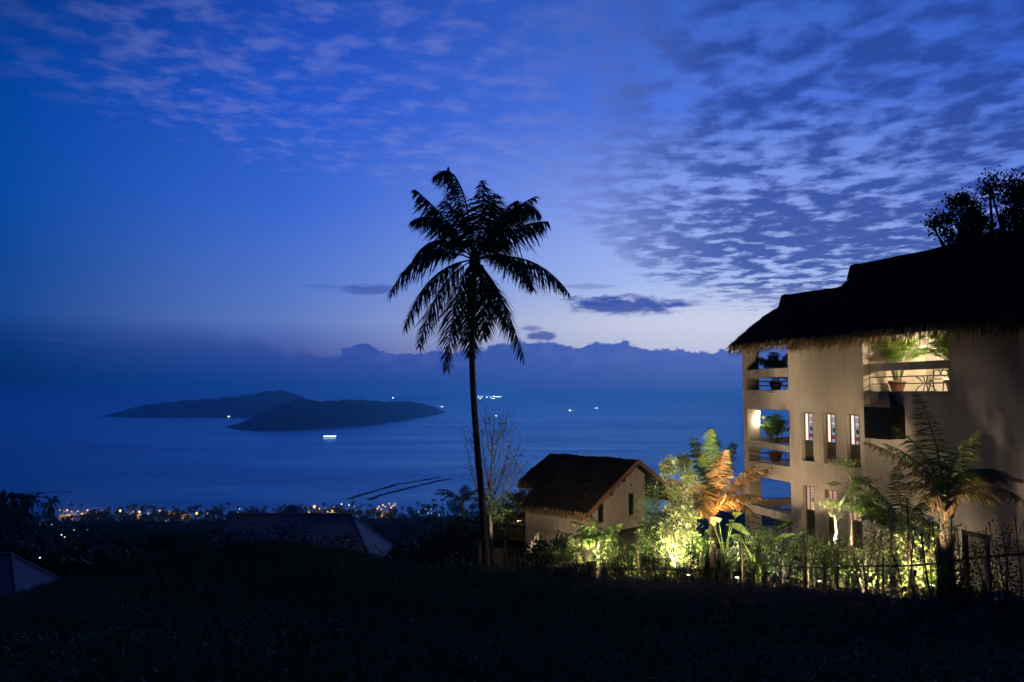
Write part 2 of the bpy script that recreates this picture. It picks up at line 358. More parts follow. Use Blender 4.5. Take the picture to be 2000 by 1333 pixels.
def make_ground():
    ys = np.concatenate([np.arange(-40, 60, 1.0), 60 + np.cumsum(np.geomspace(1.2, 45, 70))]); ys = ys[ys < 1400]
    xr = 36 + np.cumsum(np.geomspace(1.2, 120, 46)); xs = np.concatenate([-xr[::-1], np.arange(-36, 36.5, 1.0), xr])
    X, Y = np.meshgrid(xs, ys); Z = ground(X, Y)
    near = (np.abs(X) < 40) & (Y < 60)
    Z = Z + np.where(near, 0.05 * np.sin(X * 1.7 + 1.3 * np.sin(Y * 0.9)) + 0.05 * np.sin(Y * 2.1 + X), 0)
    nx, ny = len(xs), len(ys)
    V = np.stack([X, Y, Z], -1).reshape(-1, 3)
    i = np.arange((ny - 1) * nx).reshape(ny - 1, nx)[:, :-1].ravel()
    mb = MB(); mb.v = [tuple(q) for q in V.tolist()]; mb.f = np.stack([i, i + 1, i + 1 + nx, i + nx], 1).tolist(); mb.n = len(mb.v)
    m = surf('earth', (0.040, 0.032, 0.022), (0.020, 0.018, 0.012), 0.8, 1.0, 0.5, 6, spec=0.0)
    o = mb.build('hillside_ground', m, smooth=True); tag(o, 'dark grassy hillside falling away towards the shore', kind='structure')
make_ground()

def make_sea():
    m, k, o = material('sea_water'); b = k.new('ShaderNodeBsdfGlossy'); df = k.new('ShaderNodeBsdfDiffuse'); mx = k.new('ShaderNodeMixShader'); fr = k.new('ShaderNodeFresnel'); fr.inputs[0].default_value = 1.85
    k.l.new(fr.outputs[0], mx.inputs[0]); k.l.new(df.outputs[0], mx.inputs[1]); k.l.new(b.outputs[0], mx.inputs[2]); k.l.new(mx.outputs[0], o.inputs[0])
    tc = k.new('ShaderNodeTexCoord'); mp = k.new('ShaderNodeMapping'); k.l.new(tc.outputs['Object'], mp.inputs[0])
    mp.inputs['Scale'].default_value = (0.0010, 0.0042, 1.0); mp.inputs['Rotation'].default_value = (0, 0, 0.06)
    n = k.noise(mp.outputs[0], 1.0, 7.0, 0.6, 0.8)
    mp2 = k.new('ShaderNodeMapping'); k.l.new(tc.outputs['Object'], mp2.inputs[0]); mp2.inputs['Scale'].default_value = (0.004, 0.016, 1.0)
    n2 = k.noise(mp2.outputs[0], 1.0, 5.0, 0.6, 0.3)
    nn = k.m('ADD', k.m('MULTIPLY', n, 0.65), k.m('MULTIPLY', n2, 0.35))
    k.put(b.inputs['Roughness'], k.sm(nn, 0.36, 0.66, 0.46, 0.27))       # wind-ruffled water with smoother slicks
    b.inputs[0].default_value = (0.52, 0.90, 1.0, 1); df.inputs[0].default_value = (0.0, 0.10, 0.26, 1)
    bp = k.new('ShaderNodeBump'); bp.inputs['Strength'].default_value = 0.5; bp.inputs['Distance'].default_value = 1.2
    mp3 = k.new('ShaderNodeMapping'); k.l.new(tc.outputs['Object'], mp3.inputs[0]); mp3.inputs['Scale'].default_value = (0.03, 0.06, 1.0)
    k.l.new(k.noise(mp3.outputs[0], 1.0, 4.0, 0.6), bp.inputs['Height']); k.l.new(bp.outputs[0], b.inputs['Normal']); k.l.new(bp.outputs[0], fr.inputs[1])
    mb = MB(); R = [300, 900, 1500, 3000, 6000, 12000, 25000, 45000]; A = 72
    vs = [(0, 0, SEA)] + [(r * math.sin(2 * math.pi * a / A), r * math.cos(2 * math.pi * a / A), SEA) for r in R for a in range(A)]
    fs = [(0, 1 + (a + 1) % A, 1 + a) for a in range(A)]
    for i in range(len(R) - 1):
        for a in range(A): fs.append((1 + i * A + a, 1 + i * A + (a + 1) % A, 1 + (i + 1) * A + (a + 1) % A, 1 + (i + 1) * A + a))
    mb.add(vs, fs); o = mb.build('sea', m); tag(o, 'calm blue sea under the dusk sky', kind='structure')
make_sea()

ISLE = surf('island_forest', (0.030, 0.040, 0.022), (0.016, 0.024, 0.014), 0.02, 1.0, 0.0, spec=0.0)
def island(outline, shore, depth, label, noise=13.0):
    """outline: crest as (px, py) list; shore: waterline as (px, py); the island is a wooded hill of real depth, its foot on the sea"""
    nx, ny = 230, 30
    pxs = np.linspace(shore[0][0], shore[-1][0], nx); wy = np.interp(pxs, [q[0] for q in shore], [q[1] for q in shore])
    cy = np.interp(pxs, [shore[0][0]] + [q[0] for q in outline] + [shore[-1][0]], [shore[0][1]] + [q[1] for q in outline] + [shore[-1][1]])
    V = []
    for i in range(nx):
        s = abs((i / (nx - 1)) * 2 - 1); half = depth * (0.12 + 0.88 * math.sqrt(max(0, 1 - s * s)))
        r = ray(pxs[i], wy[i]); Yw = SEA / r.z * r.y; Yc = Yw + half; h = max(0.5, at(pxs[i], cy[i], Yc).z - SEA); x = at(pxs[i], 800, Yc).x
        for j in range(ny):
            t = j / (ny - 1) * 2 - 1; prof = max(0.0, 1 - abs(t) ** 1.6)
            z = h * prof + noise * prof * (1 - s * s) * (math.sin(i * 0.37 + j * 0.9) * 0.4 + math.sin(i * 1.31 - j * 0.55) * 0.25 + rnd.uniform(-.5, .5) * 0.6)
            V.append((x, Yc + t * half, SEA - 1.5 + z))
    F = [(i * ny + j, (i + 1) * ny + j, (i + 1) * ny + j + 1, i * ny + j + 1) for i in range(nx - 1) for j in range(ny - 1)]
    o = MB().add(V, F).build('island', ISLE, smooth=False); tag(o, label, kind='structure')
# the front shore of each island is nearer than its crest, which is why the crest's distance is larger than the waterline's
island([(230, 806), (270, 794), (300, 789), (360, 783), (420, 779), (480, 773), (505, 768), (530, 764), (555, 763), (578, 771), (600, 781), (640, 795), (690, 805)], [(198, 814), (300, 816), (480, 816), (720, 814)], 330, 'long wooded island whose low end reaches towards open water')
island([(470, 826), (505, 812), (535, 797), (560, 787), (590, 781), (625, 784), (665, 782), (710, 781), (760, 785), (790, 783), (825, 788), (850, 795), (865, 803)], [(446, 833), (480, 839), (530, 843), (620, 840), (720, 832), (800, 820), (850, 811), (873, 806)], 280, 'dark wooded island in front of the longer one', 8.0)
island([(772, 777), (790, 775), (815, 777), (840, 775), (853, 778)], [(764, 782), (862, 782)], 700, 'faint low island far off beside the palm trunk', 1.0)
island([(998, 775), (1008, 772), (1020, 775), (1035, 772), (1055, 773)], [(990, 779), (1082, 779)], 900, 'faintest strip of island near the horizon', 1.0)

def make_haze():
    m = bpy.data.materials.new('sea_haze'); m.use_nodes = True; t = m.node_tree; t.nodes.clear()
    o = t.nodes.new('ShaderNodeOutputMaterial'); v = t.nodes.new('ShaderNodeVolumePrincipled')
    v.inputs['Color'].default_value = (0.24, 0.70, 0.95, 1); v.inputs['Density'].default_value = 0.00014; v.inputs['Anisotropy'].default_value = 0.89
    t.links.new(v.outputs[0], o.inputs['Volume'])
    ob = MB().box(-47000, 47000, -47000, 47000, -158.0, 40.0).build('haze', m); tag(ob, 'thin bluish evening haze over the sea', kind='stuff')
make_haze()
# ------------------------------------------------------------------ the villa
VU, VV, VO = Vector((.2425, -.9701, 0)), Vector((.9701, .2425, 0)), Vector((10.33, 36.74, 0))
VROT = math.atan2(VU.y, VU.x)
def vw(u, v, w=0.0): return VO + VU * u + VV * v + Vector((0, 0, w))     # villa coordinates to world

def wall(xs, zs, hole, y0, y1, top=None, axis='x'):
    """a slab with openings: xs, zs grid lines; hole(xm, zm) says which cells are open; top(x) trims the upper edge"""
    mb = MB(); nx, nz = len(xs), len(zs)
    Z = [[min(z, top(x)) if top else z for z in zs] for x in xs]
    P = lambda i, k, y: (xs[i], y, Z[i][k]) if axis == 'x' else (y, xs[i], Z[i][k])
    open_ = [[hole((xs[i] + xs[i + 1]) / 2, (zs[k] + zs[k + 1]) / 2) for k in range(nz - 1)] for i in range(nx - 1)]
    H = lambda i, k: True if (i < 0 or k < 0 or i >= nx - 1 or k >= nz - 1) else open_[i][k]
    q = []
    for i in range(nx - 1):
        for k in range(nz - 1):
            if open_[i][k]: continue
            q.append((P(i, k, y0), P(i + 1, k, y0), P(i + 1, k + 1, y0), P(i, k + 1, y0)))
            q.append((P(i, k, y1), P(i, k + 1, y1), P(i + 1, k + 1, y1), P(i + 1, k, y1)))
            if H(i - 1, k): q.append((P(i, k, y0), P(i, k + 1, y0), P(i, k + 1, y1), P(i, k, y1)))
            if H(i + 1, k): q.append((P(i + 1, k, y0), P(i + 1, k, y1), P(i + 1, k + 1, y1), P(i + 1, k + 1, y0)))
            if H(i, k - 1): q.append((P(i, k, y0), P(i, k, y1), P(i + 1, k, y1), P(i + 1, k, y0)))
            if H(i, k + 1): q.append((P(i, k + 1, y0), P(i + 1, k + 1, y0), P(i + 1, k + 1, y1), P(i, k + 1, y1)))
    idx = {}; F = []; V = []
    for f in q:
        g = []
        for p in f:
            r = tuple(round(c, 4) for c in p)
            if r not in idx: idx[r] = len(V); V.append(r)
            g.append(idx[r])
        if len(set(g)) >= 3: F.append(tuple(dict.fromkeys(g)))
    return mb.add(V, F)
def rects(*rs):
    def h(x, z): return any(a < x < b and c < z < d for a, b, c, d in rs)
    return h
def lines(lo, hi, *more): return sorted(set([lo, hi] + [m for m in more if lo < m < hi]))

def thatch_roof(parent, u0, u1, ve, vr, vb, ze, zr, seed, slope_straw=9000, cap_h=0.34, cut=None, zb=None, fringe_len=0.42, front_only=False, sp=0.028):
    """gabled thatch: eave at ve, ridge at vr, rear eave at vb; cut=(ua, vcut): the front slope stops short at vcut beyond ua"""
    g = np.random.default_rng(seed); zb = ze if zb is None else zb; th = 0.26
    roof = None
    def zf(v): return ze + (zr - ze) * (v - ve) / (vr - ve) if v <= vr else zb + (zr - zb) * (vb - v) / (vb - vr)
    def slab(name, ua, ub, va, vbb, mat, par):
        nu, ns = max(4, int((ub - ua) / 0.16)), 26
        top = []; bot = []
        for i in range(nu + 1):
            u = ua + (ub - ua) * i / nu
            for j in range(ns + 1):
                t = j / ns; v = va + (vbb - va) * t
                z = zf(v) + 0.10 * math.sin(math.pi * min(1, max(0, (v - ve) / (vr - ve)))) if v <= vr else zf(v)
                d = g.normal() * 0.022 + 0.03 * math.sin(u * 2.1 + v * 1.3)
                ed = 0.14 * max(0, 1 - abs(v - ve) / 0.5) if v <= vr else 0
                top.append((u, v, z + d - ed)); bot.append((u, v, z - th))
        n1 = ns + 1; N = len(top); F = []
        for i in range(nu):
            for j in range(ns):
                a, b, c, e = i * n1 + j, (i + 1) * n1 + j, (i + 1) * n1 + j + 1, i * n1 + j + 1
                F.append((a, b, c, e)); F.append((N + a, N + e, N + c, N + b))
        for i in range(nu):
            a, b = i * n1, (i + 1) * n1; F.append((a, N + a, N + b, b)); F.append((a + ns, b + ns, N + b + ns, N + a + ns))
        for j in range(ns):
            F.append((j, j + 1, N + j + 1, N + j)); q = nu * n1 + j; F.append((q, N + q, N + q + 1, q + 1))
        return MB().add(top + bot, F).build(name, mat, par)
    if cut:
        ua, vc = cut
        roof = slab('roof', u0, ua, ve, vr, M['thatch'], parent); slab('roof_slope', ua + 0.003, u1, vc, vr, M['thatch'], roof)
    else: roof = slab('roof', u0, u1, ve, vr, M['thatch'], parent)
    slab('roof_slope', u0, u1, vr + 0.003, vb, M['thatch'], roof)
    # strands that hang from the eave and along the verge
    def strands(n, f, L, w, droop):
        base = f(n); d = np.array(droop)[None, :] + g.normal(size=(n, 3)) * 0.16; d = unit(d); l = L * g.uniform(0.55, 1.15, (n, 1))
        s = unit(np.cross(d, g.normal(size=(n, 3)) * 0.35 + np.array([0.25, 1.0, 0.2]))) * w * g.uniform(0.6, 1.3, (n, 1))
        mid = base + d * l * 0.55 + g.normal(size=(n, 3)) * 0.012; tip = base + d * l
        return np.stack([base - s / 2, base + s / 2, mid + s / 2.4, tip], 1), np.stack([base - s / 2, mid + s / 2.4, tip, mid - s / 2.4], 1)
    Q = []
    for lay, (dv, dz, LL) in enumerate(((0.02, -0.02, 0.85), (-0.02, -0.10, 1.0), (0.10, -0.16, 1.05))):
        ue = cut[0] if cut else u1; n = int((ue - u0) / sp)
        Q += strands(n, lambda m: np.stack([g.uniform(u0, ue, m), np.full(m, ve + dv) + g.normal(size=m) * .02, np.full(m, ze + dz) + g.normal(size=m) * .03], 1), fringe_len * LL, 0.030, (0, -0.30, -1.0))
        if cut:
            n = int((u1 - cut[0]) / sp); vc = cut[1]
            Q += strands(n, lambda m: np.stack([g.uniform(cut[0], u1, m), np.full(m, vc + dv), np.full(m, zf(vc) + dz) + g.normal(size=m) * .03], 1), fringe_len * LL, 0.030, (0, -0.30, -1.0))
    quads_obj('fringe', np.concatenate(Q), M['straw'], roof)
    Q = []
    for ug, sg in ((u0, -1), (u1, 1)):
        n = 420
        def vf(m, ug=ug):
            v = g.uniform(ve, vr, m); return np.stack([np.full(m, ug) + g.normal(size=m) * .03, v, np.array([zf(a) for a in v]) - g.uniform(0, .22, m)], 1)
        Q += strands(n, vf, 0.26, 0.026, (0.5 * sg, -0.55, -0.65))
    quads_obj('verge_fringe', np.concatenate(Q), M['straw'], roof)['kind'] = 'stuff'; Q = []  # lighter straw along the verge: a lit edge put into the colour
    n = slope_straw
    v = ve + (vr - ve) * g.uniform(0, 1, n); uu = g.uniform(u0, u1, n)
    if cut: keep = ~((uu > cut[0]) & (v < cut[1])); v, uu = v[keep], uu[keep]; n = len(v)
    b = np.stack([uu, v, np.array([zf(a) + 0.10 * math.sin(math.pi * (a - ve) / (vr - ve)) for a in v])], 1)
    dn = unit(np.array([0, ve - vr, ze - zr], float)); d = unit(dn + g.normal(size=(n, 3)) * 0.10 + np.array([0, 0, 0.09])); l = g.uniform(0.16, 0.34, (n, 1))
    s = np.array([1.0, 0, 0]) * g.uniform(0.012, 0.024, (n, 1))
    b[:, 2] += 0.015
    Q.append(np.stack([b - s / 2, b + s / 2, b + d * l + s / 5, b + d * l - s / 5], 1))
    quads_obj('loose_straw', np.concatenate(Q), M['darkstraw'], roof)
    # ridge cap
    if cap_h:
        pr = [(vr - 0.42, zr - 0.30), (vr - 0.20, zr + cap_h * 0.75), (vr, zr + cap_h), (vr + 0.20, zr + cap_h * 0.75), (vr + 0.42, zr - 0.30), (vr, zr - 0.12)]
        k = int((u1 - u0) / 0.5); vs = []
        for i in range(k + 1):
            u = u0 - 0.02 + (u1 - u0 + 0.04) * i / k; dz = 0.012 * math.sin(i * 0.7) - 0.15 * i / k + (0.06 if i == 0 else 0)
            if i == 0: dz += 0.0
            vs += [(u + (0.06 if i == 0 and j in (0, 4) else 0), a, z + dz + g.normal() * 0.008) for j, (a, z) in enumerate(pr)]
        F = [(i * 6 + j, i * 6 + (j + 1) % 6, (i + 1) * 6 + (j + 1) % 6, (i + 1) * 6 + j) for i in range(k) for j in range(6)] + [(5, 4, 3, 2, 1, 0), tuple(k * 6 + j for j in range(6))]
        MB().add(vs, F).build('ridge_cap', M['thatch'], roof)
    return roof

def stained(parent, u0, u1, z0, zs, z1, y, lit):
    """tall narrow window: brown frame, bright clear pane beside a leaded coloured pane, wooden panel below"""
    f = MB(); t = 0.045; um = u0 + (u1 - u0) * 0.46
    f.box(u0, u0 + t, y, y + .07, z0, z1).box(u1 - t, u1, y, y + .07, z0, z1).box(u0 + t, u1 - t, y, y + .07, z1 - t, z1).box(u0 + t, u1 - t, y, y + .07, z0, z0 + t).box(u0 + t, u1 - t, y, y + .07, zs - t / 2, zs + t / 2)
    f.box(um - .014, um + .014, y, y + .06, zs + t / 2, z1 - t)
    win = f.build('window', M['wood'], parent)
    MB().box(u0 + t, um - .014, y + .03, y + .04, zs + t / 2, z1 - t).build('pane', M['lit_pane'] if lit else M['rosy_pane'], win)
    # coloured side: small panes between leads
    n = 8; ua, ub = um + .014, u1 - t; zz = [zs + t / 2 + (z1 - t - zs - t / 2) * i / n for i in range(n + 1)]
    for i in range(n):
        MB().box(ua, ub, y + .03, y + .04, zz[i] + .006, zz[i + 1] - .006).build('pane', (M['rosy_pane'] if not lit else [M['blue_pane'], M['green_pane'], M['blue_pane'], M['red_pane'], M['blue_pane'], M['pink_pane'], M['blue_pane'], M['pink_pane']][(i * 3) % 8]), win)
    le = MB()
    for z in zz[1:-1]: le.box(ua, ub, y + .022, y + .045, z - .007, z + .007)
    c, h = (ua + ub) / 2, (zz[3] + zz[4]) / 2
    le.add([(c, y + .02, h - .12), (c + .08, y + .02, h), (c, y + .02, h + .12), (c - .08, y + .02, h), (c, y + .032, h - .12), (c + .08, y + .032, h), (c, y + .032, h + .12), (c - .08, y + .032, h)],
           [(0, 1, 2, 3), (7, 6, 5, 4), (0, 4, 5, 1), (1, 5, 6, 2), (2, 6, 7, 3), (3, 7, 4, 0)])
    le.build('leading', M['iron'], win)
    p = MB().box(u0 + t, u1 - t, y + .02, y + .05, z0 + t, zs - t / 2).build('lower_panel', M['panelwood'], win)
    MB().box(u0 - .02, u1 + .02, y - .06, y + .02, z0 - .05, z0 - .003).build('sill', M['darkwood'], win)
M['lit_pane'] = glow('lit_clear_pane', (1.0, 0.78, 0.65), 1.3)
M['rosy_pane'] = glow('lit_rosy_pane', (0.95, 0.55, 0.38), 0.62)
M['blue_pane'] = glow('lit_blue_pane', (0.36, 0.40, 0.55), 0.75)
M['green_pane'] = glow('lit_green_pane', (0.48, 0.54, 0.42), 0.7)
M['red_pane'] = glow('lit_red_pane', (0.50, 0.10, 0.10), 0.40)
M['pink_pane'] = glow('lit_pink_pane', (0.80, 0.60, 0.55), 0.75)
M['lampglass'] = glow('lamp_glass', (1.0, 0.86, 0.62), 12.0)
M['amberglass'] = glow('amber_lamp_glass', (1.0, 0.55, 0.2), 12.0)

BASE = -7.6
villa = thing('villa', 'tall sand-coloured villa with thatched roofs, stacked corner balconies and narrow leaded windows', 'villa', VO, VROT)
UE, SET = 8.22, 0.25
win_up = [(4.42, 5.20), (5.85, 6.60), (7.23, 7.96)]
def zr2(u): return 2.05
# facade of the corner block, with the balcony openings and the windows
holes = [(.36, 3.60, .13, .66), (.36, 3.60, 1.02, 2.6), (.36, 3.60, -2.12, -.70), (.36, 3.60, -2.97, -2.36), (.42, 3.62, -4.86, -3.60), (.42, 3.62, -5.92, -5.18)]
holes += [(a, b, -2.64, -.76) for a, b in win_up] + [(a, b, -5.5, -3.60) for a, b in win_up]
xs = lines(0, UE, *[q for h in holes for q in h[:2]]); zs = lines(BASE, 2.40, *[q for h in holes for q in h[2:]])
wall(xs, zs, rects(*holes), 0, .34).build('front_wall', M['plaster'], villa)
# far end wall of the corner block: you look out to sea through it
eh = [(.62, 3.2, .13, .66), (.62, 3.2, 1.02, 2.6), (.62, 3.2, -1.98, -.70), (.62, 3.2, -2.97, -2.24), (.62, 3.2, -4.70, -3.60), (.62, 3.2, -5.92, -5.02)]
wall(lines(.343, 6.5, .62, 3.2), lines(BASE, 2.40, *[q for h in eh for q in h[2:]]), rects(*eh), .003, .34, axis='y').build('end_wall', M['plaster'], villa)
# inner walls behind the balconies, floors
MB().box(3.62, 3.86, .343, 3.6, BASE, 2.3).build('inner_wall', M['cream'], villa)
MB().box(.343, 3.617, 3.4, 3.6, BASE, 2.3).build('inner_wall', M['cream'], villa)
for z in (.12, -2.98, -5.93): MB().box(.343, 3.617, .343, 3.397, z - .22, z).build('floor_slab', M['tilefloor'], villa)
MB().box(.343, 3.617, .343, 3.397, -.70 + .002, -.48).build('ceiling_slab', M['cream'], villa)
# return of the corner block and the long wall further back
MB().box(UE - .34, UE - .003, .343, 6.4, BASE, 2.4).build('return_wall', M['plaster'], villa)
rh = [(8.25, 11.90, .06, .76), (8.25, 11.90, 1.02, 2.6), (8.45, 9.36, -4.52, -4.14), (11.15, 11.62, -4.55, -4.10), (12.22, 13.25, -6.4, -4.10)]
xs = lines(UE, 18.5, *[q for h in rh for q in h[:2]]); zs = lines(BASE, 2.45, *[q for h in rh for q in h[2:]])
wall(xs, zs, rects(*rh), SET, SET + .3).build('long_wall', M['plaster'], villa)
MB().box(18.2, 18.5, SET + .303, 6.4, BASE, 2.4).build('side_wall', M['plaster'], villa)
MB().box(.343, 18.5, 6.403, 6.7, BASE, 2.4).build('rear_wall', M['plaster'], villa)
# recessed balcony of the long wall
MB().box(UE + .003, 11.9, SET + .303, 2.6, -.16, .05).build('floor_slab', M['tilefloor'], villa)
wall(lines(UE + .003, 12.2, 9.55, 10.55), lines(.053, 2.45, 2.05), rects((9.55, 10.55, .05, 2.05)), 2.6, 2.75).build('inner_wall', M['cream'], villa)
MB().box(11.903, 12.15, SET + .303, 2.597, -.16, 2.45).build('inner_wall', M['cream'], villa)
d = MB().box(9.58, 9.64, 2.62, 2.7, .06, 2.03).box(10.46, 10.52, 2.62, 2.7, .06, 2.03).box(9.64, 10.46, 2.62, 2.7, 1.97, 2.03).build('door', M['darkwood'], villa)
MB().box(9.65, 10.45, 2.65, 2.67, .06, 1.96).build('pane', M['glass'], d)
# concrete parapet beams with iron rails
def balcony_rail(u0, u1, y0, zlo, zhi):
    for t in (.36, .70): MB().tube([(u0, y0, zlo + (zhi - zlo) * t), (u1, y0, zlo + (zhi - zlo) * t)], .018, 8).build('rail', M['rail'], villa)
balcony_rail(.36, 3.6, .10, .13, .66); balcony_rail(.36, 3.6, .10, -2.97, -2.36); balcony_rail(.42, 3.62, .10, -5.92, -5.18); balcony_rail(8.25, 11.9, SET + .08, .06, .76)
for zlo, zhi in ((.13, .66), (-2.97, -2.24), (-5.92, -5.02)):
    for t in (.36, .70): MB().tube([(.15, .62, zlo + (zhi - zlo) * t), (.15, 3.2, zlo + (zhi - zlo) * t)], .018, 8).build('rail', M['rail'], villa)
for a, b in ((.36, 3.6),):
    MB().box(a - .1, b + .012, -.045, -.003, .66, 1.02).build('parapet_beam', M['concrete'], villa)
    MB().box(a - .1, b + .012, -.045, -.003, -2.36, -2.12).build('parapet_beam', M['concrete'], villa)
    MB().box(a - .04, b + .02, -.045, -.003, -5.18, -4.86).build('parapet_beam', M['concrete'], villa)
MB().box(8.255, 11.95, SET - .05, SET - .003, .76, 1.02).build('parapet_beam', M['concrete'], villa)
MB().box(8.255, 11.95, SET - .05, SET - .003, -.08, .057).build('balcony_ledge', M['concrete'], villa)
for i, (a, b) in enumerate(win_up):
    stained(villa, a + .003, b - .19, -2.637, -1.86, -.763, .14, True)
    stained(villa, a + .003, b - .19, -5.497, -4.55, -3.603, .14, False)
    for c, e in ((-2.637, -.763), (-5.497, -3.603)): MB().box(b - .187, b - .003, .14, .21, c, e).build('window_side_panel', M['wood'], villa)
for a, b, c, e in rh[2:4]:
    f = MB().box(a, b, SET + .06, SET + .14, e - .06, e).box(a, b, SET + .06, SET + .14, c, c + .05).box(a, a + .07, SET + .06, SET + .14, c + .05, e - .06).box(b - .06, b, SET + .06, SET + .14, c + .05, e - .06).build('window', M['darkwood'], villa)
    MB().box(a + .07, b - .06, SET + .09, SET + .1, c + .05, e - .06).build('pane', M['glass'], f)
dr = MB().box(12.222, 12.34, SET - .02, SET + .2, -6.4, -4.11).box(13.13, 13.247, SET - .02, SET + .2, -6.4, -4.11).box(12.34, 13.13, SET - .02, SET + .2, -4.24, -4.11).build('door', M['darkwood'], villa)
MB().box(12.34, 13.13, SET + .1, SET + .15, -6.4, -4.24).build('door_panel', surf('grey_door', (0.16, 0.15, 0.11), (0.10, 0.095, 0.075), 2, 0.7), dr)
# bay with dark upright slats under a small blue hipped canopy
M['blackwood'] = surf('black_wood', (0.012, 0.010, 0.010), None, 6, 0.6)
bay = MB().box(8.62, 9.94, -.28, SET - .003, -1.52, -.50).build('bay', M['blackwood'], villa)
for i in range(19): MB().box(8.62 + i * .0715, 8.655 + i * .0715, -.315, -.283, -1.54, -.47).build('slat', M['blackwood'], bay)
for i in range(7): MB().box(8.582, 8.617, -.26 + i * .072, -.225 + i * .072, -1.54, -.47).build('slat', M['blackwood'], bay)
vs = []
for t, hh in ((0, -.46), (.25, -.37), (.5, -.25), (.75, -.1), (1, .05)):
    w = (1 - t) ** 1.35
    vs += [(9.28 - .74 * w, SET - .06 - .56 * w, hh), (9.28 + .74 * w, SET - .06 - .56 * w, hh), (9.28 + .74 * w, SET - .06, hh), (9.28 - .74 * w, SET - .06, hh)]
MB().add(vs, [(i * 4 + j, i * 4 + (j + 1) % 4, (i + 1) * 4 + (j + 1) % 4, (i + 1) * 4 + j) for i in range(4) for j in range(4)] + [(3, 2, 1, 0)]).build('canopy', M['bluetile'], bay)
# roofs: the nearer one rides over the lower one at the corner
thatch_roof(villa, 4.44, 18.9, -.6, 2.6, 6.9, 2.14, 4.82, 11, 16000, .36, fringe_len=.54, zb=1.6)
thatch_roof(villa, -.05, 5.6, -.6, 2.28, 5.6, 2.16, 4.12, 12, 7000, .36, fringe_len=.42)
# soffits so that no light leaks up
MB().box(.40, 18.1, .36, 6.38, 2.30, 2.36).build('soffit', M['darkwood'], villa)
# wall lamps: one beside the recessed balcony door, one on the middle corner column
def wall_lamp(u, v, w, power, col, name='wall_lamp'):
    hz = .03 if name == 'ceiling_fill_lamp' else .16
    b = MB().box(u - .05, u + .05, v - .05, v + .05, w - hz, w + hz).build(name, M['lampglass'], villa)
    MB().box(u - .065, u + .065, v - .065, v + .065, w + hz + .003, w + hz + .03).build('lamp_cap', M['iron'], b)
    l = bpy.data.objects.new('lamp_light', bpy.data.lights.new('lamp_light', 'POINT')); C.objects.link(l); l.parent = b
    l.data.energy = power; l.data.color = col; l.data.shadow_soft_size = .09; l.location = (u, v, w - hz - .14)
wall_lamp(11.70, 2.48, 1.75, 900, WHITE)
wall_lamp(10.1, 1.0, 2.26, 340, WHITE, 'ceiling_fill_lamp')  # added lamp hidden above the fringe, brightens the balcony and its palms
wall_lamp(.44, .50, -.95, 42, WHITE)
wall_lamp(3.52, 1.6, -4.3, 26, WARM)
for u in (1.0, 2.3):                                             # little iron brackets under the top balcony
    br = MB().tube([(u, -.003, .02), (u + .05, -.14, .0), (u + .22, -.16, -.01)], .014, 6).build('lamp_bracket', M['iron'], villa)
    MB().box(u + .10, u + .30, -.18, -.14, -.035, -.012).build('bracket_plate', M['cream'], br)
# ------------------------------------------------------------------ the thatched bungalow below
BG, BR, BA = Vector((.72, .693, 0)).normalized(), Vector((-.693, .72, 0)).normalized(), Vector((6.92, 45.0, 0))
bung = thing('bungalow', 'small sand-coloured bungalow with one long thatched gable roof below the garden', 'bungalow', BA, math.atan2(BG.y, BG.x))
def bw(s, r, z=0.0): return BA + BG * s + BR * r + Vector((0, 0, z))
ZR, ZE, SE = -3.62, -6.06, 4.25
def rl(s): return ZR - abs(s + .05) * (ZR - ZE) / SE - .30
bh = [(-3.05, -2.55, -6.79, -5.72), (-.48, .02, -6.66, -5.44)]
wall(lines(-4.0, .95, -3.05, -2.55, -.48, .02, -.05, -3.5, -2, -1.2), lines(-7.31, -3.4, -6.79, -6.66, -5.72, -5.44), rects(*bh), .35, .60, top=rl).build('gable_wall', M['plaster'], bung)
for a, b, c, e in bh:
    f = MB().box(a, a + .06, .40, .48, c, e).box(b - .06, b, .40, .48, c, e).box(a + .06, b - .06, .40, .48, e - .06, e).box(a + .06, b - .06, .40, .48, c, c + .06).build('window', M['darkwood'], bung)
    MB().box(a + .06, b - .06, .43, .44, c + .06, e - .06).build('pane', M['glass'], f)
MB().box(-4.0, -3.76, .603, 4.75, -10.5, -6.02).build('long_wall', M['plaster'], bung)
MB().box(.70, .95, .603, 4.5, -7.31, -4.62).build('porch_wall', M['plaster'], bung)
wall(lines(-3.757, .697, -3, -2, -1, -.05), lines(-9, -3.4), lambda x, z: False, 4.5, 4.75, top=lambda q: rl(q) - .05).build('rear_wall', M['plaster'], bung)
MB().box(-4.0, 3.9, .30, 6.2, -7.46, -7.313).build('floor_beam', M['darkwood'], bung)
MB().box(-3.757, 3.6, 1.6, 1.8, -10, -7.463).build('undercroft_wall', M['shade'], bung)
MB().box(-4.0, -1.75, .35, .60, -10, -7.463).build('foundation_wall', M['plaster'], bung)
for s in (-1.55, .75, 3.7): MB().box(s - .13, s + .13, .36, .62, -10.2, -7.463).build('post', M['plaster'], bung)
MB().box(3.58, 3.82, .4, .64, -7.31, -5.75).build('porch_post', M['wood'], bung)
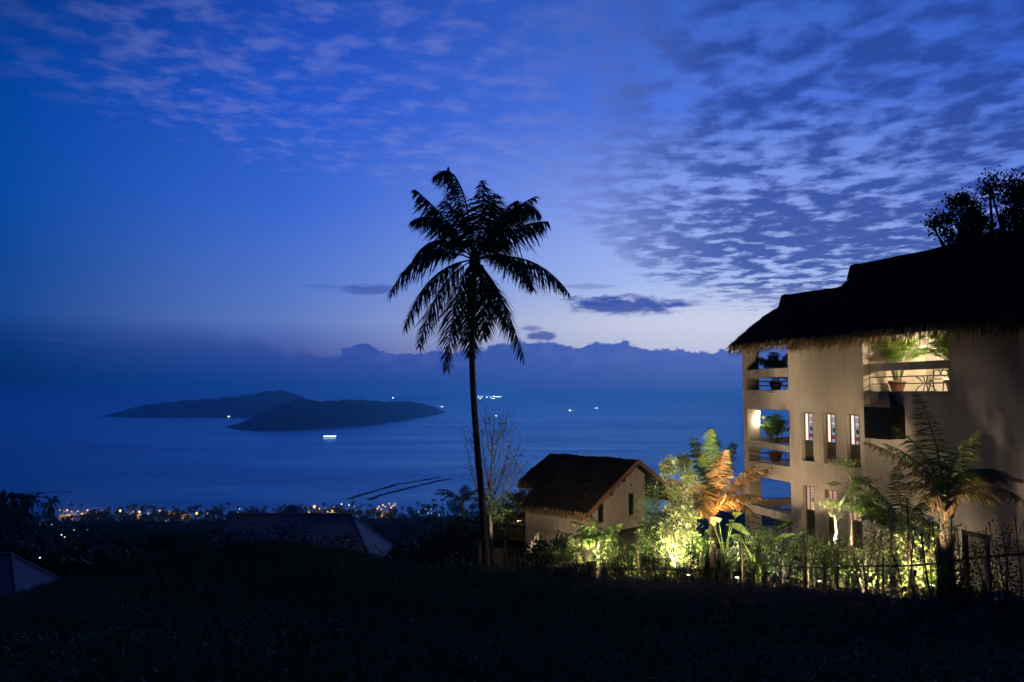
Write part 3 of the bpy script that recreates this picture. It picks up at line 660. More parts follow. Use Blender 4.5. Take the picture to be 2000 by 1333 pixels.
# roof runs along local y: build it in a frame turned so that its eave line is the x axis
def bung_roof():
    before = set(C.objects)
    thatch_roof(bung, -6.6, .0, -4.25, -.05, 4.25, ZE, ZR, 21, 6000, .0, cut=None, fringe_len=.36, sp=.024)
    new = [o for o in C.objects if o not in before]
    # rotate mesh data: (u, v, z) -> (s = v, r = -u)
    for o in new:
        me = o.data; co = np.empty(len(me.vertices) * 3, np.float32); me.vertices.foreach_get('co', co); co = co.reshape(-1, 3)
        s, r = co[:, 1].copy(), -co[:, 0].copy()
        # the far corner of the front slope is shorter
        co[:, 0], co[:, 1] = s, r
        far = (r > 5.0) & (s < -2.75)
        if o.name.startswith('roof'):
            lift = np.clip((r - 4.85) / .15, 0, 1)
            low = (s < -2.75) & (r > 4.85)
            co[low, 0] = s[low] + (-2.75 - s[low]) * lift[low]; co[low, 2] += (-2.75 - s[low]) * lift[low] * (ZR - ZE) / 4.2
        else:
            co[far, 2] += (-2.75 - s[far]) * (ZR - ZE) / 4.2; co[far, 0] = -2.75 + (s[far] + 4.25) * .12
        me.vertices.foreach_set('co', co.reshape(-1)); me.update()
bung_roof()
# bargeboards at the gable
def barge(s0, z0, s1, z1):
    q = .11
    vs = [(s0, -.06, z0), (s1, -.06, z1), (s1, -.06, z1 - .24), (s0, -.06, z0 - .24), (s0, -.01, z0), (s1, -.01, z1), (s1, -.01, z1 - .24), (s0, -.01, z0 - .24)]
    MB().add(vs, [(0, 1, 2, 3), (7, 6, 5, 4), (0, 4, 5, 1), (1, 5, 6, 2), (2, 6, 7, 3), (3, 7, 4, 0)]).build('bargeboard', M['bargewood'], bung)
barge(-.05, ZR + .03, -4.35, ZE - .03); barge(-.047, ZR + .03, 4.25, ZE + .03)
for s in (-3.4, -2.3, -1.2, 1.2, 2.3, 3.4):
    z = ZR - abs(s) * (ZR - ZE) / SE - .36
    MB().box(s - .05, s + .05, -.005, .347, z - .06, z + .06).build('purlin_end', M['darkwood'], bung)
def porch_light(s, r, z, power, col):
    b = MB().lathe([(.02, .10), (.07, .08), (.09, 0), (.05, -.06), (.01, -.07)], 12, (s, r, z)).build('porch_lamp', M['amberglass'], bung, True)
    l = bpy.data.objects.new('lamp_light', bpy.data.lights.new('lamp_light', 'POINT')); C.objects.link(l); l.parent = b
    l.data.energy = power; l.data.color = col; l.data.shadow_soft_size = .08; l.location = (s, r, z - .2)
porch_light(-1.9, 6.1, -5.3, 200, WARM)
# lit stair wall left of the bungalow
st = thing('garden_stair', 'lit stair parapet with sticks rising beside the bungalow wall', 'stair', at(1040, 1075, 40))
q0 = at(1040, 1075, 40)
a, b = at(1026, 1072, 40) - q0, at(1052, 1040, 40) - q0
MB().add([(a.x, 0, a.z - 1), (b.x, 0, b.z - 1.4), (b.x, 0, b.z), (a.x, 0, a.z), (a.x, .2, a.z - 1), (b.x, .2, b.z - 1.4), (b.x, .2, b.z), (a.x, .2, a.z)], [(0, 1, 2, 3), (7, 6, 5, 4), (0, 4, 5, 1), (1, 5, 6, 2), (2, 6, 7, 3), (3, 7, 4, 0)]).build('parapet', M['cream'], st)
for t in (.1, .35, .6, .85):
    p = a.lerp(b, t); MB().tube([(p.x, -.03, p.z - .3), (p.x + .02, -.03, p.z + .12)], .02, 6).build('baluster', M['stick'], st)

# ------------------------------------------------------------------ tiled roofs down the slope
def tiled_house(name, label, ridge_l, ridge_r, Y, zbase, eave_drop, run, hip_l, hip_r, gablet=True, turn=0.0):
    """hipped roof with raised courses; ridge given by its two end points"""
    c = (ridge_l + ridge_r) / 2; h = thing(name, label, 'house', (c.x, c.y, zbase), turn)
    L = (ridge_r - ridge_l).length / 2; zr = c.z - zbase; ze = zr - eave_drop
    # walls
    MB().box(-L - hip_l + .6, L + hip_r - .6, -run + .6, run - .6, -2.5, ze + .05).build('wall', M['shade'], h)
    n = 15
    def slope(side):
        mb = MB()
        for i in range(n):
            t0, t1 = i / n, (i + 1) / n
            z0, z1 = zr - eave_drop * t0, zr - eave_drop * t1
            def e(t): return (-L - hip_l * t, L + hip_r * t)
            (a0, b0), (a1, b1) = e(t0), e(t1)
            y0, y1 = side * run * t0, side * run * t1; up = .020
            V = [(a0, y0, z0), (b0, y0, z0), (b1, y1, z1 + up), (a1, y1, z1 + up), (a1, y1, z1 - .02), (b1, y1, z1 - .02)]
            mb.add(V, [(0, 1, 2, 3), (3, 2, 5, 4)])
        return mb
    r = slope(-1).build('roof', M['rooftile'], h); slope(1).build('roof_slope', M['rooftile'], r)
    for sg, hp in ((-1, hip_l), (1, hip_r)):
        mb = MB(); x0 = sg * L
        for i in range(n):
            t0, t1 = i / n, (i + 1) / n; z0, z1 = zr - eave_drop * t0, zr - eave_drop * t1
            V = [(x0 + sg * hp * t0, -run * t0, z0), (x0 + sg * hp * t0, run * t0, z0), (x0 + sg * hp * t1, run * t1, z1 + .020), (x0 + sg * hp * t1, -run * t1, z1 + .020), (x0 + sg * hp * t1, -run * t1, z1), (x0 + sg * hp * t1, run * t1, z1)]
            mb.add(V, [(0, 1, 2, 3), (3, 2, 5, 4)])
        mb.build('roof_slope', M['rooftile_hip_light'], r)
        for s2 in (-1, 1): MB().tube([(x0, 0, zr + .04), (x0 + sg * hp, s2 * run, ze + .06)], .075, 8).build('hip_tile_ridge', M['rooftrim'], r)
    MB().tube([(-L, 0, zr + .05), (L, 0, zr + .05)], .10, 8).build('ridge_tiles', M['rooftrim'], r)
    return h
M['rooftile_hip_light'] = surf('hip_light_roof_tile', (0.24, 0.26, 0.29), (0.17, 0.185, 0.21), 1.2, 0.65, 0.2, 12)  # same tile for the hip ends, their different light painted in as tone
tiled_house('tiled_house', 'house with a broad hipped grey tile roof behind the grassy mound', at(458, 1010, 58), at(683, 1003, 62), 60, -14.0, 3.0, 4.2, 2.0, 2.4)
tiled_house('tiled_house', 'house whose small pale roof peak shows above the broad tile roof', at(566, 989, 95), at(574, 989, 95), 95, -19.5, 2.2, 2.6, 2.6, 2.6)
tiled_house('tiled_house', 'house whose pale roof corner rises at the edge of the mound', at(-40, 1083, 44), at(22, 1086, 44), 44, -13.0, 2.6, 3.0, 1.0, 2.3)
# the dark thatched roof of a neighbour, lower than the bungalow
nb = thing('neighbour_house', 'dark low-roofed house in shadow between tall palm and bungalow', 'house', (at(975, 1040, 53).x, 53, -14))
c0 = Vector((nb.location.x, 53, -14)); w = 3.0
rv = [at(930, 1045, 51) - c0, at(1060, 1050, 51) - c0, at(1060, 1000, 55) - c0, at(965, 1000, 55) - c0]
rv2 = [p + Vector((0, 0, -.25)) for p in rv]
MB().add(rv + rv2, [(0, 1, 2, 3), (7, 6, 5, 4), (0, 4, 5, 1), (1, 5, 6, 2), (2, 6, 7, 3), (3, 7, 4, 0)]).build('roof', M['thatch'], nb)
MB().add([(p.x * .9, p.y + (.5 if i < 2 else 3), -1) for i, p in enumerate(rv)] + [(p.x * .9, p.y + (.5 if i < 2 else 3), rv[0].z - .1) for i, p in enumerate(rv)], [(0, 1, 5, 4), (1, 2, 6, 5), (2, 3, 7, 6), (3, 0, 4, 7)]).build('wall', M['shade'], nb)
lp = at(1014, 1018, 50.6) - c0
MB().box(lp.x - .10, lp.x + .10, lp.y - .06, lp.y, lp.z - .03, lp.z + .03).build('eave_lamp', M['amberglass'], nb)
# ------------------------------------------------------------------ plants
def bez(p0, p1, p2, t):
    t = t[:, None]; return (1 - t) ** 2 * p0 + 2 * t * (1 - t) * p1 + t * t * p2, 2 * (1 - t) * (p1 - p0) + 2 * t * (p2 - p1)
def frond_quads(p0, p1, p2, n, ll, lw, g, down=.55, fwd=.55, rr=.022, t0=.14, wind=(0, 0, 0), shape=.75, jit=.2):
    p0, p1, p2 = (np.array(p, float) for p in (p0, p1, p2))
    t = np.linspace(t0, 1.0, n) + g.uniform(-.3, .3, n) / n; t = np.clip(t, t0, 1)
    P, T = bez(p0, p1, p2, t); T = unit(T)
    Sd = np.cross(T, np.array([0, 0, 1.0])); weak = np.linalg.norm(Sd, axis=1) < .25
    Sd[weak] += np.array([.6, .5, 0]); Sd = unit(Sd - T * (Sd * T).sum(1, keepdims=True))
    Q = []
    prof = (np.sin(np.pi * np.clip((t - t0) / (1 - t0), 0, 1) ** shape * .93 + .12)) * .85 + .18
    for sg in (-1, 1):
        D = Sd * sg + T * fwd * g.uniform(.7, 1.3, (n, 1)) + np.array([0, 0, -1.0]) * down * g.uniform(.6, 1.4, (n, 1)) + g.normal(size=(n, 3)) * jit + np.array(wind)
        D = unit(D); L = (ll * prof * g.uniform(.8, 1.1, n))[:, None]
        W = unit(T - D * (T * D).sum(1, keepdims=True)) * lw * g.uniform(.75, 1.2, (n, 1))
        mid = P + D * L * .5 + np.array([0, 0, -.03]) * L; tip = P + D * L + np.array([0, 0, -1.0]) * L * .30 * down
        Q.append(np.stack([P - W * .35, P + W * .35, mid + W * .5, mid - W * .5], 1)); Q.append(np.stack([mid - W * .5, mid + W * .5, tip + W * .08, tip - W * .08], 1))
    tt = np.linspace(0, 1, 11); P, T = bez(p0, p1, p2, tt); T = unit(T); A = unit(np.cross(T, np.array([.31, .2, .9]))); B = np.cross(T, A)
    R = (rr * (1.25 - tt))[:, None]
    ring = [P + A * R, P + B * R, P - A * R, P - B * R]
    for j in range(4):
        a, b = ring[j], ring[(j + 1) % 4]; Q.append(np.stack([a[:-1], b[:-1], b[1:], a[1:]], 1))
    return np.concatenate(Q)
def rand_frond(az, el, L, droop, g):
    """control points relative to the crown"""
    d = lambda e: np.array([math.sin(az) * math.cos(e), math.cos(az) * math.cos(e), math.sin(e)])
    p1 = d(el) * L * .55; p2 = p1 + d(el - droop) * L * .55
    return np.zeros(3), p1, p2
def trunk_tube(pts, r0, r1, ringy=.05, n=10, seg=60):
    pts = [Vector(p) for p in pts]; out = []; rad = []
    for i in range(seg + 1):
        t = i / seg * (len(pts) - 1); k = min(int(t), len(pts) - 2); f = t - k
        a, b, c, d = pts[max(k - 1, 0)], pts[k], pts[k + 1], pts[min(k + 2, len(pts) - 1)]
        q = .5 * ((2 * b) + (c - a) * f + (2 * a - 5 * b + 4 * c - d) * f * f + (3 * b - a - 3 * c + d) * f ** 3)
        out.append(q); u = i / seg; flare = .35 * max(0, 1 - u / .06)
        rad.append((r0 + (r1 - r0) * u) * (1 + flare + ringy * (1 if i % 2 else -1)))
    return MB().tube(out, rad, n)
def palm(name, label, base, trunk_px, Y, r0, r1, fronds, ll, lw, mats, n=44, group=None, seed=1, extra=None, down=.55, trunkmat='palmtrunk', fwd=.55, wind=(0, 0, 0), rr=.022):
    g = np.random.default_rng(seed); b = Vector(base); t = thing(name, label, 'palm tree', b, 0, group)
    pts = [p - b for p in trunk_px]
    trunk_tube(pts, r0, r1).build('trunk', M[trunkmat], t, True)
    top = np.array(pts[-1])
    for i, (p1, p2, mk) in enumerate(fronds):
        quads_obj('frond', frond_quads(top, np.array(p1) - np.array(b), np.array(p2) - np.array(b), n, ll, lw, g, down, fwd, wind=wind, rr=rr), M[mats[mk]], t)
    return t, top, g

# the tall coconut palm
TY = 30.0
tp = [at(x, y, TY) for x, y in ((950, 1124), (943, 1000), (931, 860), (924, 760), (922, 680), (925, 600), (927, 508))]
fr = []
gp = np.random.default_rng(5)
for cx, cy, tx, ty, dm, dt in [(905, 285, 846, 347, .3, .6), (868, 415, 811, 371, -.5, -.9), (858, 398, 804, 432, .8, 1.4), (852, 432, 806, 508, -.9, -1.4), (812, 455, 762, 577, .2, .3),
                               (828, 515, 790, 642, -.8, -1.2), (848, 540, 819, 676, .6, .9), (886, 545, 873, 720, -1.1, -1.6), (905, 600, 921, 692, 1.0, 1.2),
                               (978, 548, 1024, 703, -.6, -.9), (1045, 478, 1112, 574, .2, .3), (1015, 470, 1042, 566, -1.1, -1.5), (1006, 430, 1070, 433, -.6, -.8), (1012, 352, 1056, 420, .5, .7),
                               (945, 430, 944, 353, -.8, -1.0), (962, 430, 966, 378, .9, 1.4), (975, 415, 1046, 384, 1.0, 1.6), (905, 415, 876, 326, -.4, -.5), (948, 560, 944, 660, 1.2, 1.5),
                               (965, 545, 992, 640, 1.3, 1.8), (890, 400, 868, 392, 1.5, 2.2), (950, 470, 985, 470, -1.8, -2.6), (985, 400, 1010, 392, -1.5, -2.0)]:
    fr.append((at(cx, cy, TY + dm * 1.0), at(tx, ty, TY + dt), 0))
t, top, g = palm('coconut_palm', 'tall slender coconut palm standing alone before the sea', tp[0], tp, TY, .128, .095, fr, 1.0, .044, ['frond'], 96, seed=3, down=.78, wind=(-.10, 0, 0), rr=.03)
MB().lathe([(.10, -.5), (.19, -.28), (.22, -.05), (.17, .2), (.06, .45)], 12, tuple(top)).build('crown_shaft', M['stick'], t, True)
for i in range(9):
    a = i * .72; c = top + np.array([.26 * math.cos(a), .26 * math.sin(a), -.30 - .10 * (i % 3)])
    MB().lathe([(.015, -.13), (.07, -.10), (.095, -.02), (.085, .06), (.04, .12), (.01, .13)], 10, tuple(c)).build('coconut', M['terracotta'] if i % 4 == 0 else M['leafdark'], t, True)

def auto_palm(name, label, px, base_y, crown_y, Y, r0, r1, specs, ll, lw, mats, n=40, seed=1, down=.55, lean=0.0, group=None, trunkmat='palmtrunk', fwd=.55, rr=.022):
    """specs: (azimuth deg, elevation deg, length, droop deg, material index)"""
    b = at(px - lean, base_y, Y); c = at(px, crown_y, Y)
    b.z = min(b.z, gz(b.x, b.y)) - .05
    mid = (b + c) / 2 + Vector((lean * .003, 0, 0)); g0 = np.random.default_rng(seed + 50); fs = []
    for a, e, L, d, mk in specs:
        _, p1, p2 = rand_frond(math.radians(a + g0.uniform(-8, 8)), math.radians(e), L * g0.uniform(.92, 1.08), math.radians(d), g0)
        fs.append((c + Vector(p1), c + Vector(p2), mk))
    return palm(name, label, b, [b, mid, c], Y, r0, r1, fs, ll, lw, mats, n, group, seed, down=down, trunkmat=trunkmat, fwd=fwd, rr=rr)

# orange-lit palm between the bungalow and the villa (azimuth: 0 away, 90 right, 180 to camera, 270 left)
sp = [(200, 86, 3.0, 20, 1), (20, 84, 3.2, 16, 0), (320, 80, 3.0, 18, 0), (60, 78, 2.9, 22, 0), (100, 66, 2.7, 50, 2), (80, 56, 2.5, 75, 2), (60, 46, 2.3, 85, 2), (130, 70, 2.5, 40, 2),
      (265, 66, 2.5, 60, 2), (285, 48, 2.4, 85, 2), (160, 66, 2.2, 75, 2), (215, 52, 2.0, 90, 2), (180, 78, 2.7, 36, 2), (270, 86, 2.8, 14, 0), (100, 82, 2.7, 22, 0), (230, 72, 2.4, 50, 2), (310, 62, 2.3, 60, 2)]
auto_palm('garden_palm', 'bushy palm glowing orange from a lamp below, between bungalow and villa', 1392, 1120, 1008, 31.5, .17, .15, sp, .62, .052, ['gardenfrond', 'areca', 'dryfrond'], 60, seed=8, down=.5)
# big palm in front of the long villa wall
sp = [(276, 58, 2.2, 40, 1), (285, 70, 2.0, 50, 0), (262, 78, 2.3, 44, 0), (350, 84, 2.6, 34, 0), (170, 84, 2.2, 50, 0), (60, 80, 2.4, 74, 0), (92, 76, 2.3, 105, 0), (85, 66, 2.0, 84, 1), (100, 50, 1.9, 66, 1),
      (88, 34, 2.4, 76, 1), (110, 46, 1.4, 92, 1), (300, 56, 1.5, 84, 1), (30, 70, 1.8, 90, 0), (240, 50, 1.2, 92, 1)]
t, top, g = auto_palm('garden_palm', 'thick-trunked palm with arching browned fronds against the long villa wall', 1846, 1168, 978, 20.2, .165, .145, sp, .55, .026, ['gardenfrond', 'brownfrond'], 52, seed=14, down=.45, rr=.028)
for i in range(16):                                              # torn leaf bases under the crown
    a = i * 2.4; h = -.30 + .045 * (i % 7); r = .15
    p = [top + np.array([math.cos(a) * r * k, math.sin(a) * r * k, h + z]) for k, z in ((1.0, -.12), (1.3, .05), (1.9, .20 - .03 * (i % 4)), (2.3, .16 - .1 * (i % 3)))]
    MB().tube(p, [.05, .045, .025, .008], 6).build('leaf_base', M['bargewood'] if i % 3 else M['stick'], t)
# younger palm left of it
sp = [(275, 52, 1.35, 70, 0), (255, 62, 1.4, 55, 0), (285, 74, 1.6, 36, 0), (90, 58, 1.35, 100, 0), (70, 70, 1.4, 60, 0), (10, 80, 1.7, 20, 0), (120, 46, 1.1, 90, 0), (230, 40, 1.1, 80, 0), (190, 66, 1.0, 60, 0)]
auto_palm('garden_palm', 'young green palm with arching fronds left of the thick-trunked palm', 1763, 1120, 1036, 23.0, .07, .06, sp, .42, .034, ['gardenfrond'], 36, seed=21, down=.6, rr=.018)
sp = [(95, 48, 1.25, 62, 0), (75, 60, 1.2, 50, 0), (110, 34, 1.1, 60, 0), (120, 62, 1.1, 50, 0), (150, 60, .8, 70, 0), (40, 74, 1.1, 30, 0), (140, 40, .9, 80, 0), (285, 60, .8, 60, 0)]
auto_palm('garden_palm', 'small fan of green fronds beside the pale clipped tree', 1664, 1110, 1000, 26.2, .05, .045, sp, .44, .03, ['areca'], 28, seed=23, down=.5, rr=.015)
sp = [(95, 40, 1.25, 80, 0), (75, 62, 1.2, 60, 0), (265, 40, 1.3, 80, 0), (285, 62, 1.2, 60, 0), (180, 50, .9, 80, 0), (350, 70, 1.1, 50, 0), (230, 30, 1.1, 70, 0), (130, 28, 1.1, 70, 0), (310, 50, 1.1, 70, 0), (45, 50, 1.1, 70, 0)]
auto_palm('garden_palm', 'low bright palm by the corner of the bungalow', 1168, 1118, 1056, 31.0, .09, .07, sp, .40, .035, ['areca'], 28, seed=25, down=.6, rr=.015)
# dark palms down the slope behind the tall trunk
for i, (px, by, cy, Y, s) in enumerate(((904, 1060, 982, 52, 30), (880, 1075, 1040, 48, 31))):
    sp = [(k * 40 + 10 * i, 58 - 12 * (k % 3), 2.1, 60, 0) for k in range(10)]
    auto_palm('slope_palm', ('dark spiky palm silhouette left of the tall trunk, above the shore trees', 'low dark palm in shadow at the foot of the slope palm')[i], px, by, cy, Y, .12, .1, sp, .5, .06, ['frond'], 24, seed=s, down=.45)

# ---- potted palms on the balconies
def potted_palm(label, u, v, z, h, nf, spread, seed, mat='areca', pot_r=.27, pot_h=.36, droop=55):
    g = np.random.default_rng(seed); b = vw(u, v, z); t = thing('potted_palm', label, 'potted plant', b, VROT, 'potted palms on the balconies')
    p = MB().lathe([(pot_r * .62, 0), (pot_r * .82, pot_h * .3), (pot_r * .96, pot_h * .75), (pot_r * 1.06, pot_h * .84), (pot_r * 1.08, pot_h), (pot_r * .94, pot_h), (pot_r * .90, pot_h * .9)], 20).build('pot', M['terracotta'], t, True)
    MB().lathe([(pot_r * .92, pot_h * .86), (.02, pot_h * .89)], 16).build('soil', M['soil'], p)
    for i in range(nf):
        a = i * 2.39996 + g.uniform(-.3, .3); sp = spread * g.uniform(.3, 1.0)
        r0 = np.array([math.cos(a) * pot_r * .35, math.sin(a) * pot_r * .35, pot_h * .85])
        hh = h * g.uniform(.62, 1.0)
        p1 = r0 + np.array([math.cos(a) * sp * .35, math.sin(a) * sp * .35, hh * .85]); p2 = r0 + np.array([math.cos(a) * sp, math.sin(a) * sp, hh * g.uniform(.66, .95)])
        quads_obj('frond', frond_quads(r0, p1, p2, 34, .34, .026, g, .35, .8, rr=.010, t0=.40), M[mat], t)
potted_palm('bushy potted palm at the far side of the recessed balcony', 8.75, .95, .053, 2.1, 26, 1.0, 41)
potted_palm('leaning potted palm by the lit wall of the recessed balcony', 11.35, .95, .053, 2.1, 26, 1.15, 42)
potted_palm('dark potted palm on the open top corner balcony', 1.15, .95, .123, 1.6, 20, .9, 43, 'frond')
potted_palm('lamplit potted palm on the middle corner balcony', 1.00, .95, -2.977, 2.0, 16, .95, 44, pot_r=.29, pot_h=.42)
potted_palm('low fern-like potted palm on the bottom corner balcony', 2.2, .95, -5.927, 1.0, 18, 1.1, 45, pot_r=.22, pot_h=.25)

# ---- balcony furniture
def chair(label, u, v, z, rz, mat, scroll, seat_h=.42):
    t = thing('patio_chair', label, 'chair', vw(u, v, z), VROT + rz, 'chairs on the balconies')
    MB().box(-.24, .24, -.24, .24, seat_h - .04, seat_h).build('seat', M[mat], t)
    for sx in (-1, 1):
        MB().tube([(sx * .22, -.24, 0), (sx * .20, -.10, seat_h * .75), (sx * .18, 0, seat_h - .04)], .022, 7).build('leg', M['iron' if scroll else mat], t)
        MB().tube([(sx * .22, .24, 0), (sx * .20, .10, seat_h * .75), (sx * .18, 0.02, seat_h - .04)], .022, 7).build('leg', M['iron' if scroll else mat], t)
    if scroll:
        back = MB()
        for cx, cz, r in ((-.11, .60, .10), (.11, .60, .10), (0, .78, .09)):
            back.tube([(cx + r * math.cos(q * .5236), .23, seat_h - .42 + cz + r * math.sin(q * .5236)) for q in range(13)], .016, 6)
        back.tube([(-.23, .23, seat_h), (-.23, .24, .78), (0, .25, .93), (.23, .24, .78), (.23, .23, seat_h)], .02, 7)
        back.build('backrest', M['iron'], t)
    else:
        for k in range(4): MB().box(-.22, .22, .215, .24, seat_h + .06 + k * .11, seat_h + .13 + k * .11).build('back_slat', M[mat], t)
        MB().box(-.24, -.20, .20, .25, seat_h + .003, seat_h + .52).build('back_post', M[mat], t); MB().box(.20, .24, .20, .25, seat_h + .003, seat_h + .52).build('back_post', M[mat], t)
def table(label, u, v, z, rz, mat):
    t = thing('patio_table', label, 'table', vw(u, v, z), VROT + rz, 'tables on the balconies')
    MB().lathe([(.36, .50), (.37, .52), (.36, .54)], 24).build('table_top', M[mat], t)
    for a in (0, math.pi / 2, math.pi, 3 * math.pi / 2):
        c, s = math.cos(a + .785), math.sin(a + .785)
        MB().tube([(c * .32, s * .32, 0), (c * .22, s * .22, .16), (c * .06, s * .06, .26), (c * .18, s * .18, .42), (c * .30, s * .30, .50)], .020, 7).build('leg', M['iron'], t)
chair('curled iron chair on the recessed balcony', 10.5, 1.1, .053, .5, 'cream', True)
chair('wooden slatted chair on the middle corner balcony', 2.9, 1.25, -2.977, 2.0, 'wood', False)
chair('dark cushioned chair on the top corner balcony', 3.05, 1.0, .123, 2.6, 'cushion', False)
table('round iron table on the recessed balcony', 9.7, 1.3, .053, .3, 'cream')
table('round dark table on the top corner balcony', 2.15, 1.1, .123, .1, 'darkwood')

# ---- shrubs
def shrub(name, label, px, by, Y, h, w, mat, n, ls, stems=5, seed=0, cat='shrub', group=None, bark='bark', low=.15, clump=.20, lw=.5, shape=1.0, base=None):
    g = np.random.default_rng(seed + 900); b = Vector(base) if base is not None else at(px, by, Y); b.z = gz(b.x, b.y) - .05 if base is None else b.z
    t = thing(name, label, cat, b, 0, group); mb = MB(); nc = max(6, int(n / 55)); cen = []
    for i in range(nc):
        z = h * (low + (1 - low) * g.uniform() ** .8); rr = w * .5 * math.sqrt(g.uniform()) * (1 - .45 * shape * abs(z / h - .45)); a = g.uniform(0, 6.283)
        cen.append((rr * math.cos(a), rr * math.sin(a), z))
    cen = np.array(cen)
    for i in range(stems):
        e = cen[int(g.integers(nc))]; m = e * np.array([.4, .4, .5]) + g.normal(size=3) * .04
        mb.tube([(g.normal() * .05, g.normal() * .05, 0), tuple(m), tuple(e)], [.028, .02, .007], 6)
    mb.build('stems', M[bark], t)
    P = cen[g.integers(nc, size=n)] + g.normal(size=(n, 3)) * clump * np.array([1, 1, .85]); P[:, 2] = np.maximum(P[:, 2], .04)
    quads_obj('foliage', leaf_quads(P, ls, ls * lw, .3, g), M[mat], t)
    return t
SH = 'shrubs behind the stick fence'
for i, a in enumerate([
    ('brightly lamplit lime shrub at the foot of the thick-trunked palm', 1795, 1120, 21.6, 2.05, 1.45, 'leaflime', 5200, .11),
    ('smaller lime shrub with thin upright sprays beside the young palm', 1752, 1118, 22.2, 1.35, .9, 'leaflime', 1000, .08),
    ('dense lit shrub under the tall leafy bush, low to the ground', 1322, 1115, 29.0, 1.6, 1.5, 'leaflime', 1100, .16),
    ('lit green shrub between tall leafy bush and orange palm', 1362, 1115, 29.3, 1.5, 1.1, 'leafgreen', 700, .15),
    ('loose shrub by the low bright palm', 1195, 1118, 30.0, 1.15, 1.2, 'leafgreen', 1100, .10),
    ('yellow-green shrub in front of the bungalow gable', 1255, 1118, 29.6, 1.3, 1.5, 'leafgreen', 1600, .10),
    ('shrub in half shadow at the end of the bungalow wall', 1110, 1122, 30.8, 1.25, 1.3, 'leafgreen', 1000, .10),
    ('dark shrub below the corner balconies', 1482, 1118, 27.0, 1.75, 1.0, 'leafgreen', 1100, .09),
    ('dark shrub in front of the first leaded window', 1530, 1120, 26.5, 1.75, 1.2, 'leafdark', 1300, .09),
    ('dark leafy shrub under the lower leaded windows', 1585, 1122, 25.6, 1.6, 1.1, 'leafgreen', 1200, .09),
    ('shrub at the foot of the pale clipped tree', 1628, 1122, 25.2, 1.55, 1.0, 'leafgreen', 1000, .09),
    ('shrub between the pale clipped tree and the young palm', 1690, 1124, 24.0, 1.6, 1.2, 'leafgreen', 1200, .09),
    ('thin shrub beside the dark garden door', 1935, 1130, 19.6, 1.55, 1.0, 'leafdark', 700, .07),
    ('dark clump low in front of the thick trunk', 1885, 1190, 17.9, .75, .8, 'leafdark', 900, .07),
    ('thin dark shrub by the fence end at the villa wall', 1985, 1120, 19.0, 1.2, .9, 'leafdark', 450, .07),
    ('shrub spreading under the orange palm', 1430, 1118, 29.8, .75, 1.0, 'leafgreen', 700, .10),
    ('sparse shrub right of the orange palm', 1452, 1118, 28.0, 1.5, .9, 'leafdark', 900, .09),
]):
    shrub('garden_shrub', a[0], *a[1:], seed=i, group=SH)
# tall leafy bush, lamplit, left of the orange palm
g = np.random.default_rng(77); b = at(1322, 1118, 29.8); b.z = gz(b.x, b.y)
t = thing('tall_bush', 'tall narrow leafy bush lit from below, left of the orange palm', 'bush', b, 0)
mb = MB(); P = []
for i, (px, py) in enumerate(((1306, 912), (1336, 905), (1346, 935), (1312, 960), (1338, 975), (1322, 1000), (1350, 1010), (1306, 1030), (1340, 1040), (1318, 1062))):
    e = at(px, py, 29.8 + .5 * math.sin(i * 2.1)) - b; m = Vector((e.x * .4, e.y * .4, e.z * .5))
    mb.tube([(.04 * i - .2, .02 * i, 0), m, e], [.045, .03, .010], 6); P.append(np.array(e) + g.normal(size=(210, 3)) * np.array([.14, .14, .16]))
mb.build('stems', M['bark'], t); quads_obj('foliage', leaf_quads(np.concatenate(P), .19, .095, .3, g), M['leaflime'], t)
P = [np.array(at(px, py, 30.6) - b) + g.normal(size=(240, 3)) * .26 for px, py in ((1272, 985), (1285, 1010), (1262, 1030), (1282, 960), (1268, 1060), (1290, 1050), (1300, 1080))]
b2 = at(1278, 1118, 30.6); b2.z = gz(b2.x, b2.y); t = thing('tall_bush', 'dim bushy tree against the right end of the bungalow', 'bush', b2, 0)
mb = MB()
for p in P: mb.tube([(0, 0, 0), tuple((p.mean(0) + np.array(b - b2)) * np.array([.5, .5, .6])), tuple(p.mean(0) + np.array(b - b2))], [.04, .03, .01], 6)
mb.build('stems', M['bark'], t); quads_obj('foliage', leaf_quads(np.concatenate(P) + np.array(b - b2), .13, .055, .3, g), M['leafgreen'], t)

# pale clipped tree with leaf pads before the villa
b = at(1641, 1122, 26.8); b.z = gz(b.x, b.y); t = thing('clipped_tree', 'pale crooked tree with clipped leaf pads before the leaded windows', 'tree', b, 0)
L = lambda px, py, dy=0.0: tuple(at(px, py, 26.8 + dy) - b)
MB().tube([L(1632, 1110), L(1628, 1070), L(1633, 1040), L(1630, 1010), L(1640, 985)], [.06, .055, .05, .05, .045], 8).build('trunk', M['palebark'], t, True)
br = MB(); br.tube([L(1640, 985), L(1655, 960), L(1664, 942), L(1655, 925), L(1647, 912)], [.045, .04, .035, .03, .02], 7)
br.tube([L(1640, 988), L(1622, 975), L(1608, 972)], [.035, .025, .012], 6); br.tube([L(1664, 945), L(1680, 942), L(1690, 940)], [.03, .02, .01], 6); br.tube([L(1638, 990), L(1660, 995), L(1672, 990)], [.03, .02, .01], 6)
br.tube([L(1622, 970), L(1618, 955), L(1628, 946)], [.02, .015, .008], 6)
br.build('branches', M['palebark'], t, True)
g = np.random.default_rng(91)
